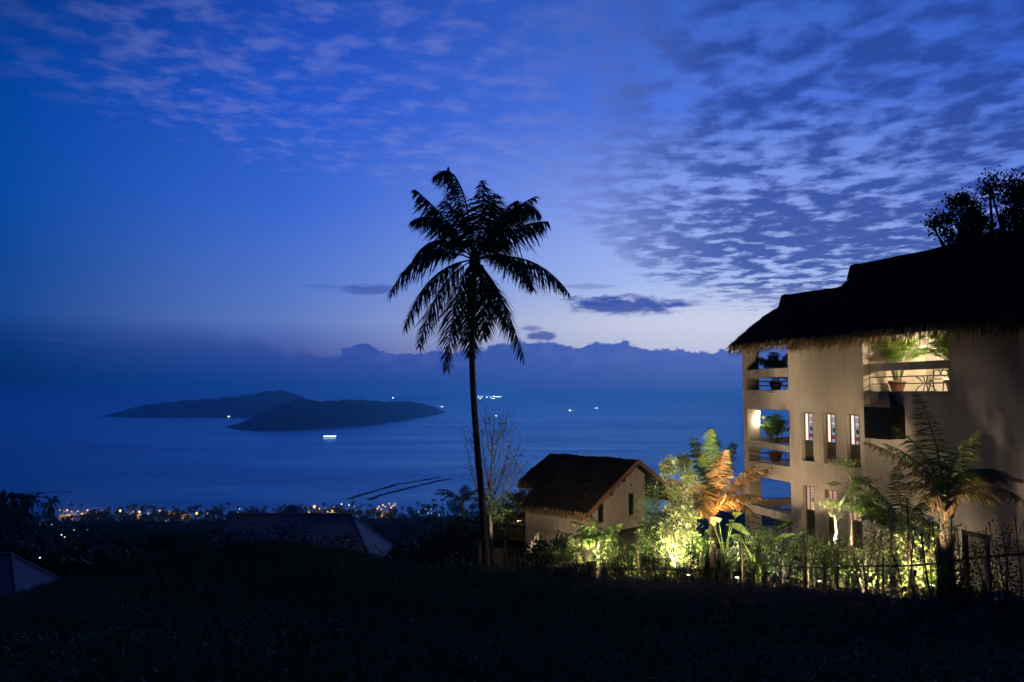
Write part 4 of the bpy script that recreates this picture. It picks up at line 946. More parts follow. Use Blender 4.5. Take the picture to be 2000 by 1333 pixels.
for (px, py, rx, rz, n, mk) in ((1648, 905, .46, .15, 620, 'leafpale'), (1685, 940, .33, .12, 320, 'leafgreen'), (1622, 985, .42, .16, 620, 'leafpale'), (1632, 1003, .22, .2, 200, 'leafpale'), (1630, 945, .18, .06, 90, 'leafpale'), (1668, 988, .30, .16, 260, 'leaflime')):
    P = np.array(L(px, py)) + g.normal(size=(n, 3)) * np.array([rx * .5, rx * .5, rz * .5]); quads_obj('leaf_pad', leaf_quads(P, .085, .05, .1, g), M[mk], t)

# broad-leaved plants
def broad(label, px, by, Y, leaves, seed, mat='bigleaf', paddle=False):
    g = np.random.default_rng(seed); b = at(px, by, Y); b.z = gz(b.x, b.y) - .03; t = thing('broad_leaf_plant', label, 'plant', b, 0, 'broad-leaved garden plants')
    for (tx, ty, size, dy) in leaves:
        e = at(tx, ty, Y + dy) - b; m = Vector((e.x * .35, e.y * .35, e.z * .62)); nodes = []
        st = MB().tube([(0, 0, 0), tuple(m), tuple(e)], [.035, .026, .014], 7).build('stalk', M['areca'], t, True)
        out = Vector((e.x, e.y, 0)); out = out.normalized() if out.length > .01 else Vector((1, 0, 0)); dr = (out * .8 + Vector((0, 0, .75 if paddle else .55))).normalized(); sd = dr.cross(Vector((g.uniform(-.5, .5), 1, g.uniform(-.1, .5)))).normalized()
        nrm = sd.cross(dr); V = []; F = []; n = 9
        for i in range(n):
            s = i / (n - 1); wd = size * (.13 if paddle else .27) * (math.sin(math.pi * min(1, s * .92 + .10)) ** .7 if paddle else (1.05 - s) * (1 if s > .05 else .7)); c = e + dr * size * (s - (.0 if paddle else .18)) - Vector((0, 0, 1)) * size * .35 * s * s
            for k in (-1, -.5, 0, .5, 1): V.append(c + sd * wd * k + nrm * (abs(k) ** 1.3) * wd * (.35 + .1 * math.sin(i * 2.2)))
        for i in range(n - 1):
            for k in range(4): F.append((i * 5 + k, i * 5 + k + 1, (i + 1) * 5 + k + 1, (i + 1) * 5 + k))
        MB().add(V, F).build('leaf', M[mat], t, True)
broad('pale elephant-ear plant rising right of the orange palm', 1416, 1120, 28.8, [(1404, 1016, .40, 0), (1437, 1006, .46, .1), (1428, 1018, .32, -.3), (1394, 1024, .34, .4)], 61)
broad('elephant-ear plant half hidden left of the orange palm trunk', 1372, 1118, 30.0, [(1350, 1040, .36, 0), (1382, 1038, .34, .2), (1366, 1046, .34, -.3), (1388, 1060, .32, -.2)], 62)
broad('dark banana plant with long leaves under the corner balconies', 1478, 1120, 26.6, [(1462, 1045, 1.0, 0), (1512, 1062, .95, -.2), (1486, 1050, .8, .4), (1452, 1060, .8, -.3), (1516, 1040, .9, 0.1)], 63, 'gardenfrond', True)

# ---- wispy tree behind the tall trunk
b = at(962, 1062, 36.0); b.z = gz(b.x, b.y); t = thing('wispy_tree', 'wispy half-bare tree with feathery twigs behind the tall palm trunk', 'tree', b, 0)
g = np.random.default_rng(31); W = lambda px, py, dy=0.0: at(px, py, 36 + dy) - b
MB().tube([(0, 0, 0), W(958, 1010), W(958, 940), W(962, 870), W(966, 812)], [.09, .075, .055, .03, .008], 8).build('trunk', M['bark'], t, True)
limbs = []; ends = [(948, 1000, 908, 848), (955, 985, 925, 860), (957, 960, 940, 840), (960, 950, 1003, 845), (958, 990, 1017, 912), (960, 930, 985, 838), (963, 905, 976, 820), (961, 900, 948, 822), (958, 1000, 1008, 905), (955, 1005, 928, 905), (962, 940, 1020, 858), (960, 975, 992, 880), (957, 965, 930, 835), (963, 880, 956, 815), (965, 870, 982, 828)]
mb = MB(); tw = []
for sx, sy, ex, ey in ends:
    dy = g.uniform(-1.2, 1.2); a, e = W(sx, sy), W(ex, ey, dy); m = (a + e) / 2 + Vector(((e.x - a.x) * .16, 0, -.12)); mb.tube([a, m, e], [.03, .018, .005], 5); limbs.append((np.array(a), np.array(m), np.array(e)))
    for k in range(16):
        tt = g.uniform(.2, 1, 1); p, T = bez(*limbs[-1], tt); q = p[0] + (unit(T)[0] * .8 + g.normal(size=3) * .5 + np.array([0, 0, .35])) * g.uniform(.25, .6)
        mb.tube([p[0], (p[0] + q) / 2 + g.normal(size=3) * .02, q], [.008, .006, .003], 3, cap=False); tw.append(q)
mb.build('branches', M['bark'], t)
P = np.concatenate([np.array(tw)[g.integers(len(tw), size=900)] + g.normal(size=(900, 3)) * .10] + [np.array(W(px, py)) + g.normal(size=(nn, 3)) * np.array([.30, .30, .28]) for px, py, nn in ((965, 1000, 420), (972, 980, 300), (960, 960, 260), (985, 990, 260), (955, 985, 240), (1000, 930, 120), (1010, 915, 90), (968, 950, 140), (925, 910, 40))])
quads_obj('foliage', leaf_quads(P, .10, .035, .3, g), M['leafgreen'], t)

# ---- trees and dark bushes that stand further off
def tree(name, label, base, h, crown_c, crown_r, n, ls, mat, seed, group=None, cat='tree', clumps=30, limbs=9, trunk_r=.16):
    g = np.random.default_rng(seed); b = Vector(base); t = thing(name, label, cat, b, 0, group); cc = np.array(crown_c); cr = np.array(crown_r)
    MB().tube([(0, 0, -.3), tuple(cc * .5 + g.normal(size=3) * .1), tuple(cc)], [trunk_r, trunk_r * .8, trunk_r * .4], 8).build('trunk', M['bark'], t, True)
    d = unit(g.normal(size=(clumps, 3))) * (g.uniform(.25, 1.0, (clumps, 1)) ** .5); cen = cc + d * cr
    mb = MB()
    for i in range(min(clumps, limbs * 2)): mb.tube([tuple(cc * .75), tuple((cc * .75 + cen[i]) / 2 + g.normal(size=3) * .12), tuple(cen[i])], [trunk_r * .45, trunk_r * .3, .02], 6)
    mb.build('limbs', M['bark'], t)
    P = cen[g.integers(clumps, size=n)] + g.normal(size=(n, 3)) * cr.mean() * .14
    quads_obj('crown', leaf_quads(P, ls, ls * .6, .2, g), M[mat], t)
for i, (px, py, w, hgt, Y) in enumerate(((1875, 440, .95, 1.15, 30.0), (1958, 420, 1.25, 1.5, 29.0), (2040, 415, 1.4, 1.6, 28.0))):
    c = at(px, py, Y); z0 = gz(c.x, c.y); tree('roof_tree', ('leafy dark tree top nearest the ridge end, behind the thatch', 'tallest dark tree top behind the thatch', 'dark tree top behind the thatch at the picture edge')[i], (c.x, c.y, z0), 8, (0, 0, c.z - z0), (w, w, hgt), 3600, .13, 'leafdark', 300 + i, 'tree tops behind the villa roof', clumps=46, trunk_r=.2)
for i, (px, py, w, hgt, Y, lab) in enumerate(((1010, 975, 1.1, .7, 56, 'dark round tree between wispy tree and bungalow roof'), (1040, 985, 1.2, .8, 58, 'dark tree tucked behind the low corner of the bungalow roof'), (985, 1030, 1.5, .8, 46, 'dark bush at the foot of the wispy tree'),
                                              (915, 1040, 1.6, 1.0, 45, 'dark bush left of the tall palm trunk'), (870, 1062, 1.4, .7, 44, 'low dark bush where the mound meets the palm slope'), (1030, 1085, 1.0, .5, 36, 'dark bush before the lit stair'), (1075, 1075, 1.1, .6, 37, 'dark bush under the bungalow long wall'))):
    c = at(px, py, Y); z0 = min(gz(c.x, c.y), c.z - hgt); tree('slope_tree', lab, (c.x, c.y, z0), 4, (0, 0, c.z - z0), (w, w, hgt), 1300, .16, 'leafdark', 320 + i, 'dark trees around the bungalow', clumps=26, trunk_r=.1)

# ---- fence of sticks and bamboo
FP = [at(*q) for q in FENCE]
def along(s):
    d = [0]
    for a, b in zip(FP, FP[1:]): d.append(d[-1] + (b - a).length)
    s = max(0, min(s, d[-1] - 1e-6))
    for i in range(len(d) - 1):
        if s <= d[i + 1]: return FP[i].lerp(FP[i + 1], (s - d[i]) / (d[i + 1] - d[i]))
FL = sum((b - a).length for a, b in zip(FP, FP[1:]))
b0 = Vector((FP[4].x, FP[4].y, gz(FP[4].x, FP[4].y)))
fence = thing('stick_fence', 'rustic fence of upright sticks and bamboo with one thin rail before the garden', 'fence', b0)
g = np.random.default_rng(55); s = .1; k = 0
while s < FL:
    p = along(s); z = gz(p.x, p.y); f = s / FL; hgt = (.95 + .62 * f) * g.uniform(.7, 1.25)
    if f < .28: hgt *= .75
    if k % 9 == 4: hgt *= 1.35
    lean = g.normal() * .09 + (.10 if f > .7 and k % 3 == 0 else 0); lx = -VU.x * 0 + lean; n2 = g.normal() * .07
    o = Vector((p.x, p.y + g.uniform(-.12, .12), z - .1)) - b0; r = g.uniform(.012, .024) * (1.35 if k % 7 == 3 else 1)
    bend = g.normal() * .05; topv = o + Vector((-lx * hgt, n2 * hgt, hgt + .1))
    m = MB().tube([o, o.lerp(topv, .35) + Vector((bend, 0, 0)), o.lerp(topv, .7) + Vector((bend * .6, 0, 0)), topv], [r, r * .95, r * .85, r * .6], 7).build('stake', M['bamboo' if k % 3 else 'stick'], fence, True)
    if k % 6 == 0 or (f > .62 and k % 4 == 1):
        nn = int(g.integers(30, 110)); tt = g.uniform(.45, 1.05, nn)[:, None]; P = np.array(o)[None] * (1 - tt) + np.array(topv)[None] * tt + g.normal(size=(nn, 3)) * .085
        quads_obj('sprout', leaf_quads(P, .060, .034, .2, g), M['leafgreen' if k % 3 else 'leafdark'], m)
    if g.uniform() < .25:
        e = topv + Vector((g.normal() * .18, 0, g.uniform(.1, .35))); MB().tube([o.lerp(topv, .75), e], [.009, .004], 5).build('twig', M['stick'], m)
    s += g.uniform(.07, .18); k += 1
rp = [(985, 1110), (1080, 1112), (1240, 1112), (1330, 1113), (1400, 1113), (1440, 1097), (1480, 1101), (1560, 1108), (1640, 1108), (1700, 1106), (1780, 1105), (1850, 1098), (1920, 1089), (2000, 1082), (2070, 1078)]
def fenceY(px):
    for a, b in zip(FENCE, FENCE[1:]):
        if a[0] <= px <= b[0]: return a[2] + (b[2] - a[2]) * (px - a[0]) / (b[0] - a[0])
    return FENCE[-1][2]
rail = [at(px, py, fenceY(px) - .06) - b0 for px, py in rp]
trunk_tube(rail, .017, .024, .03, 7, 90).build('rail', M['stick'], fence, True)
# taller bamboo poles standing in the hedge
for i, (px, y0, y1, Y) in enumerate(((1104, 1040, 1120, 30), (1245, 1043, 1130, 28.5), (1576, 1020, 1150, 24.5), (1772, 972, 1130, 21), (1447, 1020, 1130, 26))):
    a, b = at(px + 3, y1, Y), at(px, y0, Y); a.z = min(a.z, gz(a.x, a.y))
    MB().tube([a - a, (b - a) * .5, b - a], [.017, .016, .014], 8).build('bamboo_pole', M['stick'], None, True)
    o = C.objects[-1]; o.location = a
    tag(o, ('thin bamboo pole standing left of the low bright palm', 'pale bamboo pole before the bungalow gable', 'dark bamboo pole in front of the first lower leaded window', 'stout bamboo pole beside the young palm', 'bamboo pole at the far corner of the villa')[i], 'pole', 'bamboo poles in the hedge')
# boulders and paving in the garden
g = np.random.default_rng(66)
def boulder(label, px, py, Y, r):
    b = at(px, py, Y); b.z = gz(b.x, b.y); V = []; F = []; n, m = 12, 8
    for i in range(m + 1):
        for j in range(n):
            th, ph = math.pi * i / m, 2 * math.pi * j / n; d = 1 + .18 * math.sin(3 * ph + i) + .12 * g.normal() * (0 < i < m)
            V.append((r * d * math.sin(th) * math.cos(ph), r * .8 * d * math.sin(th) * math.sin(ph), r * .62 * d * math.cos(th) + r * .25))
    F = [(i * n + j, (i + 1) * n + j, (i + 1) * n + (j + 1) % n, i * n + (j + 1) % n) for i in range(m) for j in range(n)]
    o = MB().add(V, F).build('boulder', M['stone'], None, True); o.location = b; tag(o, label, 'boulder', 'boulders along the garden edge')
for a in (('sandy boulder at the foot of the garden door', 1950, 1150, 18.6, .42), ('dark boulder behind the fence, next to the sandy one', 1968, 1165, 17.9, .35), ('lamplit stone at the foot of the lime shrub', 1822, 1135, 20.6, .22), ('small pale stone under the path lamp', 1700, 1140, 22.6, .22), ('rounded stone beside the path lamp stone', 1742, 1140, 21.9, .26)): boulder(*a)
def strip(name, label, A, B, mat, n=14):
    V = []; F = []
    for i in range(n + 1):
        a = A[0].lerp(A[1], i / n); b = B[0].lerp(B[1], i / n)
        for j in range(7): p = a.lerp(b, j / 6); V.append((p.x, p.y, gz(p.x, p.y) + .05))
    F = [(i * 7 + j, (i + 1) * 7 + j, (i + 1) * 7 + j + 1, i * 7 + j + 1) for i in range(n) for j in range(6)]
    o = MB().add(V, F).build(name, mat); tag(o, label, kind='structure')
strip('garden_path', 'pale sandy path along the foot of the villa', (vw(1, -3.0), vw(13, -3.2)), (vw(1, -.9), vw(13, -.9)), M['paving'])

# ---- garden lamps
def spot(label, loc, target, power, col, cone=100, blend=.7, size=.05, glass='lampglass', big=1.0):
    p = Vector(loc); d = (Vector(target) - p).normalized(); t = thing('garden_spotlight', label, 'spotlight', p, 0, 'garden spotlights')
    q = d.to_track_quat('Z', 'Y'); R = q.to_matrix()
    def put(mb): mb.v = [tuple(R @ Vector(v)) for v in mb.v]; return mb
    s = big
    put(MB().lathe([(.03 * s, -.10 * s), (.05 * s, -.08 * s), (.055 * s, .04 * s), (.062 * s, .05 * s), (.062 * s, .065 * s)], 14)).build('housing', M['lampbody'], t, True)
    put(MB().lathe([(.05 * s, .066 * s), (.045 * s, .072 * s), (.002, .078 * s)], 14)).build('lens', M[glass], t)
    MB().tube([(0, 0, -.08 * s), (0, 0, min(-.2, gz(p.x, p.y) - p.z - .08))], .012, 6).build('ground_spike', M['lampbody'], t)
    l = bpy.data.objects.new('lamp_light', bpy.data.lights.new('lamp_light', 'SPOT')); C.objects.link(l); l.parent = t
    l.location = d * (.10 * s); l.rotation_mode = 'QUATERNION'; l.rotation_quaternion = d.to_track_quat('-Z', 'Y')
    l.data.energy = power; l.data.color = col; l.data.spot_size = math.radians(cone); l.data.spot_blend = blend; l.data.shadow_soft_size = size
def G(px, py, Y, up=.12):
    p = at(px, py, Y); p.z = gz(p.x, p.y) + up; return p
def vg(u, v, up=.15):
    p = vw(u, v); p.z = gz(p.x, p.y) + up; return p
spot('spotlight washing the leaded-window wall from the middle of the bed', vg(5.5, -3.0), vw(4.6, 0, -.2), 600, WARM, 76, .45)
spot('spotlight washing the corner balconies from the bed', vg(1.4, -3.6), vw(1.7, 0, -1.6), 330, WARM, 84, .5)
spot('spotlight under the orange palm', G(1413, 1104, 30.5, .95), at(1384, 925, 31.6), 1900, AMBER, 76, glass='amberglass')
spot('spotlight under the tall leafy bush', G(1336, 1128, 27.0, .5), at(1322, 985, 30), 2900, WHITE, 85)
spot('spotlight low among the dense lit shrub', G(1318, 1128, 28.9, .35), at(1322, 980, 28.6), 380, WHITE, 150)
spot('spotlight under the elephant-ear plant', G(1428, 1130, 26.6, .5), at(1418, 1015, 29), 1300, WHITE, 80)
spot('spotlight beside the low bright palm', G(1162, 1122, 29.4, .8), at(1168, 1045, 31.2), 1500, WHITE, 110)
spot('spotlight aimed at the bungalow gable', G(1236, 1105, 33.6, .7), bw(-1.4, .35, -5.7), 1500, WARM, 70)
spot('spotlight under the pale clipped tree', G(1640, 1122, 26.1, .5), at(1634, 960, 26.7), 1100, WHITE, 80)
spot('bare path lamp shining low behind the fence', G(1698, 1118, 23.2, .45), G(1690, 1130, 25.2, 0), 420, WHITE, 160, big=1.5)
spot('spotlight inside the lamplit lime shrub', G(1800, 1118, 21.5, .35), at(1795, 980, 20.9), 480, WHITE, 150)
spot('spotlight at the foot of the thick palm trunk', G(1820, 1150, 19.5, .35), at(1848, 880, 20.1), 640, WARM, 66)
spot('spotlight beside the garden door', G(1965, 1130, 19.6, .3), vw(13.2, .2, -3.0), 30, WARM, 120)
spot('spotlight under the wispy tree', G(985, 1090, 34.2, .9), at(965, 985, 36), 420, WARM, 75)
spot('spotlight among the shrubs below the corner balconies', G(1500, 1128, 25.6, .3), at(1500, 1060, 27.2), 150, WHITE, 120)
spot('spotlight by the lit stair', G(1036, 1100, 38.5, .4), at(1040, 1055, 40), 90, WARM, 100)
spot('spotlight by the fence below the last corner balcony', G(1462, 1140, 24.6, .35), at(1478, 1085, 27.0), 450, WHITE, 120)
spot('spotlight by the fence below the first leaded window', G(1555, 1140, 24.0, .35), at(1545, 1100, 26.4), 330, WHITE, 120)
spot('spotlight by the fence left of the path lamp', G(1655, 1142, 22.9, .35), at(1665, 1100, 25.0), 280, WHITE, 120)
spot('spotlight by the fence at the bungalow end', G(1232, 1136, 27.4, .35), at(1240, 1085, 29.8), 420, WHITE, 120)
spot('spotlight among stones beside the lime shrub', G(1768, 1140, 20.6, .3), at(1745, 1110, 22.4), 90, WHITE, 120)
spot('added low fill lamp behind the fence near the dense lit shrub', G(1345, 1140, 26.6, .3), G(1345, 1140, 26.5, 3.0), 26, WHITE, 172)  # this and the next two are added to spill light onto the plume grass
spot('added low fill lamp behind the fence near the elephant-ear plant', G(1440, 1140, 25.2, .3), G(1440, 1140, 25.1, 3.0), 24, WHITE, 172)
spot('added low fill lamp behind the fence under the clipped tree', G(1600, 1140, 23.3, .3), G(1600, 1140, 23.2, 3.0), 22, WHITE, 172)
spot('spotlight between the fence and the lamplit lime shrub', G(1786, 1140, 20.3, .7), at(1800, 1055, 21.8), 520, WHITE, 75)
MBL = ['dark bush on the mound crest, farthest down towards the pale roof corner but one', 'dark bush on the mound crest below the left end of the broad tile roof', 'dark bush on the mound crest before the left hip of the broad tile roof', 'dark bush at the top of the mound before the broad tile roof', 'largest dark bush on the mound top, before the middle of the broad tile roof',
       'dark bush on the mound crest right of the largest one', 'dark bush on the mound crest before the right hip of the broad tile roof', 'dark bush where the mound crest drops away right of the tile roof', 'dark bush low on the mound end nearest the tall palm', 'dark bush lowest on the mound crest towards the pale roof corner',
       'dark bush in the grass just right of the tall palm foot', 'dark bush in the grass before the lit stair', 'dark bush in the grass left of the tall palm foot', 'dark bush in the open grass below the mound top', 'dark bush in the open grass nearest the pale roof corner', 'dark bush in the grass before the bungalow corner']
# low bushes that roughen the crest of the mound and the near slope
for i, (px, py, Y, h, w) in enumerate(((305, 1072, 26, .7, 1.3), (352, 1060, 26.5, .6, 1.4), (418, 1054, 27, .7, 1.6), (476, 1052, 27, .85, 1.5), (530, 1056, 27, .95, 1.9), (592, 1062, 27.3, .7, 1.4), (655, 1075, 27.6, .75, 1.7), (735, 1092, 28.3, .6, 1.5), (790, 1106, 28.8, .6, 1.3), (230, 1098, 25, .5, 1.2),
                                       (1010, 1140, 26, .6, 1.3), (1068, 1150, 25, .65, 1.4), (880, 1160, 21, .5, 1.2), (620, 1160, 17, .4, 1.1), (330, 1190, 16, .4, 1.0), (1120, 1165, 23, .6, 1.2))):
    shrub('mound_bush', MBL[i], px, py, Y, h, w, 'leafdark', 700, .085, 4, 400 + i, 'bush', 'dark bushes on the near slope', clump=.17, low=.05)
# ------------------------------------------------------------------ down by the shore
g = np.random.default_rng(101)
def far_palm_mesh(seed, h):
    r = np.random.default_rng(seed); mb = MB(); lean = r.normal() * .8
    mb.tube([(0, 0, -1), (lean * .3, 0, h * .5), (lean, 0, h)], [.30, .22, .18], 5)
    for i in range(15):
        a = i * 2.4; e = r.uniform(-.5, 1.0); L = r.uniform(3.0, 4.2); d = lambda q: np.array([math.cos(a) * math.cos(q), math.sin(a) * math.cos(q), math.sin(q)])
        p0 = np.array([lean, 0, h]); p1 = p0 + d(e) * L * .5; p2 = p1 + d(e - .9) * L * .6; s = np.cross(d(0), [0, 0, 1.0]) * .50
        dn = np.array([0, 0, -.45])
        mb.add([p0 - s * .2, p0 + s * .2, p1 + s + dn, p1, p1 - s + dn, p2 + dn * .6], [(0, 1, 2, 3), (0, 3, 4), (3, 2, 5), (3, 5, 4)])
    me = bpy.data.meshes.new('shore_palm'); me.from_pydata(mb.v, [], mb.f); me.materials.append(M['frond']); return me
def far_tree_mesh(seed, h, w):
    r = np.random.default_rng(seed); mb = MB(); mb.tube([(0, 0, -1), (0, 0, h * .5)], [.35, .25], 5); n = 150
    d = unit(r.normal(size=(n, 3))) * r.uniform(.4, 1, (n, 1)); P = np.array([0, 0, h * .62]) + d * np.array([w, w, h * .38]) + r.normal(size=(n, 3)) * .35
    for q in leaf_quads(P, 2.1, 1.3, .1, r): mb.add(q, [(0, 1, 2, 3)])
    me = bpy.data.meshes.new('shore_tree'); me.from_pydata(mb.v, [], mb.f); me.materials.append(M['leafdark']); return me
PALMS = [far_palm_mesh(i, h) for i, h in enumerate((9.5, 11.5, 13.5, 12.0, 15.0))]
TREES = [far_tree_mesh(i, h, w) for i, (h, w) in enumerate(((9, 4.5), (11, 5.5), (7.5, 4.0), (12, 4.6)))]
def shoreY(x):
    lo, hi = 700.0, 1500.0
    for _ in range(30):
        mid = (lo + hi) / 2
        if gz(x, mid) > SEA + 1.2: lo = mid
        else: hi = mid
    return lo
SX = np.linspace(-760, 260, 60); SYs = np.array([shoreY(x) for x in SX])
def sy(x): return float(np.interp(x, SX, SYs))
n_p = 0
for i in range(150):
    px = g.uniform(-10, 1010) if i % 3 else g.uniform(250, 900); x0 = (px - 1000) / 1600 * 1010; Y = sy(x0) - abs(g.normal()) * 38 - 4; x = (px - 1000) / 1600 * Y
    o = bpy.data.objects.new('shore_palm', PALMS[int(g.integers(5))]); C.objects.link(o); o.location = (x, Y, gz(x, Y)); o.rotation_euler = (0, 0, g.uniform(0, 6.28)); sc = g.uniform(.8, 1.25); o.scale = (sc, sc, sc)
    tag(o, 'small dark coconut palm in the shoreline belt above the sea', 'palm tree', 'palms along the shore')
for i in range(130):
    px = g.uniform(-20, 1010); x0 = (px - 1000) / 1600 * 1010; Y = sy(x0) - abs(g.normal()) * 45 - 3; x = (px - 1000) / 1600 * Y
    o = bpy.data.objects.new('shore_tree', TREES[int(g.integers(4))]); C.objects.link(o); o.location = (x, Y, gz(x, Y)); o.rotation_euler = (0, 0, g.uniform(0, 6.28)); sc = g.uniform(.7, 1.15); o.scale = (sc, sc, sc)
    tag(o, 'dark round-crowned tree in the shoreline belt above the sea', 'tree', 'round trees along the shore')
# larger trees at the picture's edge on the near slope
for i, (px, py, Y, sc) in enumerate(((8, 1000, 330, .95), (28, 1010, 340, .8), (-15, 1000, 300, 1.0), (62, 1005, 420, .7), (98, 1008, 430, .65), (45, 1012, 400, .85))):
    p = at(px, py, Y); z = gz(p.x, p.y); topz = at(px, (958, 972, 955, 975, 978, 970)[i], Y).z
    o = bpy.data.objects.new('slope_edge_tree', (TREES[1], TREES[3], TREES[1], PALMS[1], PALMS[0], PALMS[2])[i]); C.objects.link(o); hh = (11 * 1.0, 12 * 1.0, 11, 12, 10, 14)[i]
    o.location = (p.x, Y, z); s = max(.6, (topz - z) / hh); o.scale = (min(s, 1.6), min(s, 1.6), s)
    tag(o, ('tallest dark tree at the far edge of the slope above the bay', 'dark tree beside the tallest one at the slope edge', 'dark tree cut by the picture edge above the bay', 'leaning palm silhouette near the slope edge trees', 'smaller palm silhouette farther along from the slope edge trees', 'palm silhouette just beside the slope edge trees')[i], 'tree')
# forest on the slope
Q = []
for i in range(2600):
    Y = 75 + 900 * g.uniform() ** 1.3; x = g.uniform(-.72, .12) * Y; z = gz(x, Y) if i % 1 == 0 else 0
    h = g.uniform(4, 8.5) * min(1, .45 + Y / 500); w = h * g.uniform(.4, .6); n = 46
    d = unit(g.normal(size=(n, 3))) * g.uniform(.35, 1, (n, 1)); P = np.array([x, Y, z + h * .55]) + d * np.array([w, w, h * .45])
    Q.append(leaf_quads(P, h * .26, h * .16, .1, g))
o = quads_obj('forest', np.concatenate(Q), M['leafdark']); tag(o, 'dark forest covering the slope down to the shore', kind='stuff')

# ---- shore buildings with lamps
M['litwin'] = glow('lit_window', (1.0, 0.62, 0.30), 1.6); M['street'] = glow('street_lamp_glass', (1.0, 0.48, 0.14), 2.8); M['cool'] = glow('white_lamp_glass', (0.70, 0.88, 1.0), 2.0); M['warmwhite'] = glow('warm_white_lamp_glass', (1.0, 0.80, 0.52), 2.5)
def far_house(label, px, py, Y, w, lit=1):
    p = at(px, py, Y); z = gz(p.x, p.y); t = thing('shore_house', label, 'house', (p.x, Y, z), g.uniform(-.3, .3), 'houses along the shore'); h = 4.2
    MB().box(-w / 2, w / 2, -3.5, 3.5, -2, h).build('wall', M['cream'], t)
    MB().add([(-w / 2 - .7, -4.3, h - .2), (w / 2 + .7, -4.3, h - .2), (w / 2 + .7, 4.3, h - .2), (-w / 2 - .7, 4.3, h - .2), (-w / 2 - .7, 0, h + 2.4), (w / 2 + .7, 0, h + 2.4)], [(0, 1, 5, 4), (2, 3, 4, 5), (0, 4, 3), (1, 2, 5), (3, 2, 1, 0)]).build('roof', M['rooftile'], t)
    k = max(2, int(w / 4))
    for i in range(k):
        x = -w / 2 + (i + .5) * w / k; MB().box(x - .8, x + .8, -3.56, -3.503, 1.0, 2.8).build('window', M['litwin'] if (i + lit) % 2 else M['glass'], t)
    return t
def lamp_post(label, px, py, Y, glassm, r, power=0, col=AMBER, h=5.0, group='lights along the shore', name='street_lamp', cat='street lamp'):
    p = at(px, py, Y); z = min(gz(p.x, p.y), p.z - 1); t = thing(name, label, cat, (p.x, p.y, z), 0, group); hh = p.z - z
    MB().tube([(0, 0, -.5), (0, 0, hh - r * .6)], [.10, .07], 6).build('pole', M['iron'], t)
    MB().lathe([(r * .15, -r), (r * .7, -r * .7), (r, 0), (r * .7, r * .7), (r * .15, r)], 10, (0, 0, hh)).build('lamp_globe', M[glassm], t, True)
    if power:
        l = bpy.data.objects.new('lamp_light', bpy.data.lights.new('lamp_light', 'POINT')); C.objects.link(l); l.parent = t; l.location = (0, 0, hh); l.data.energy = power; l.data.color = col; l.data.shadow_soft_size = r * 1.1
for i, (px, py, w) in enumerate(((133, 1001, 16), (171, 1006, 10), (192, 1003, 8), (266, 1003, 12), (345, 1005, 12), (598, 1001, 12), (650, 998, 9), (755, 992, 16), (742, 994, 9), (365, 1010, 8))):
    far_house(('low lit house below the first amber lamps of the shore', 'small lit house under the second amber lamp', 'tiny lit house right of the second amber lamp', 'lit house under the fourth amber lamp', 'lit house by the amber lamp before the tree belt thickens', 'lit house under the brightest amber lamp of the tree belt', 'lit house between amber lamp and white lamps', 'long golden-lit house among the palms nearest the tall trunk', 'small golden-lit house beside the long one', 'dim house above the tree belt start')[i], px, py, 955 + (i % 3) * 12, w, i)
AM = [(131, 997, 1.5), (171, 997, 1.3), (235, 998, 2.2), (272, 1000, 1.8), (312, 998, 1.2), (346, 1000, 1.2), (384, 1003, 2.2), (614, 990, 2.6), (649, 998, 1.3), (117, 997, .9), (152, 999, .9), (200, 998, .9), (318, 1002, 1.3), (597, 1003, 1.2), (604, 1001, 1.0), (760, 984, .9), (740, 990, 1.1), (753, 990, 1.1), (768, 988, 1.1), (745, 995, 1.0), (260, 1000, .8), (340, 1003, 1.0), (125, 1001, 1.3), (140, 1000, 1.0), (160, 1004, 1.2), (176, 1003, 1.2), (188, 1001, 1.2), (208, 1001, .9), (248, 1002, 1.0), (290, 1003, .9), (330, 1003, 1.2), (352, 1001, 1.0), (405, 1003, .9), (624, 994, 1.2), (590, 998, 1.0), (640, 1000, 1.0), (748, 987, 1.2), (764, 992, 1.2), (772, 985, .9), (737, 994, 1.2)]
for i, (px, py, r) in enumerate(AM):
    lamp_post('small amber street lamp glowing along the shoreline', px, py, 940 + 4 * (i % 5), 'street', r * .66, 14000 if r > 1.15 else 0, AMBER)
CW = [(79, 1025, 1.0), (88, 1025, 1.0), (101, 1025, .6), (120, 1045, 1.0), (126, 1049, 1.0), (145, 1035, .9), (170, 1035, .7), (190, 1021, .8), (325, 1018, 1.3), (389, 1040, .9), (345, 1025, .5), (468, 994, .9), (12, 1084, .5), (78, 1090, .5), (667, 985, 1.2), (682, 987, 1.1), (692, 990, .5), (710, 990, .5), (652, 990, .6),
      (818, 1000, .6), (831, 995, .5), (842, 995, .5), (836, 1003, .7), (857, 1006, 1.1), (838, 1022, .8), (849, 1015, .8), (843, 1003, .5), (847, 1000, .5), (137, 1006, .9), (438, 1014, .5), (280, 1006, .6), (305, 1004, .6), (820, 1079, .35), (85, 1000, .4), (30, 1016, .4), (465, 1001, .4)]
def depth_for(px, py):
    for Y in np.geomspace(80, 1000, 120):
        p = at(px, py, float(Y))
        if p.z - 4 < gz(p.x, p.y): return float(Y)
    return 960.0
for i, (px, py, r) in enumerate(CW):
    Y = depth_for(px, py); lamp_post('small cool white lamp scattered on the dark wooded slope', px, py, Y, 'cool' if i % 4 else 'warmwhite', max(.08, r * .0008 * Y), 0, group='white lamps on the slope', name='yard_lamp', cat='lamp')

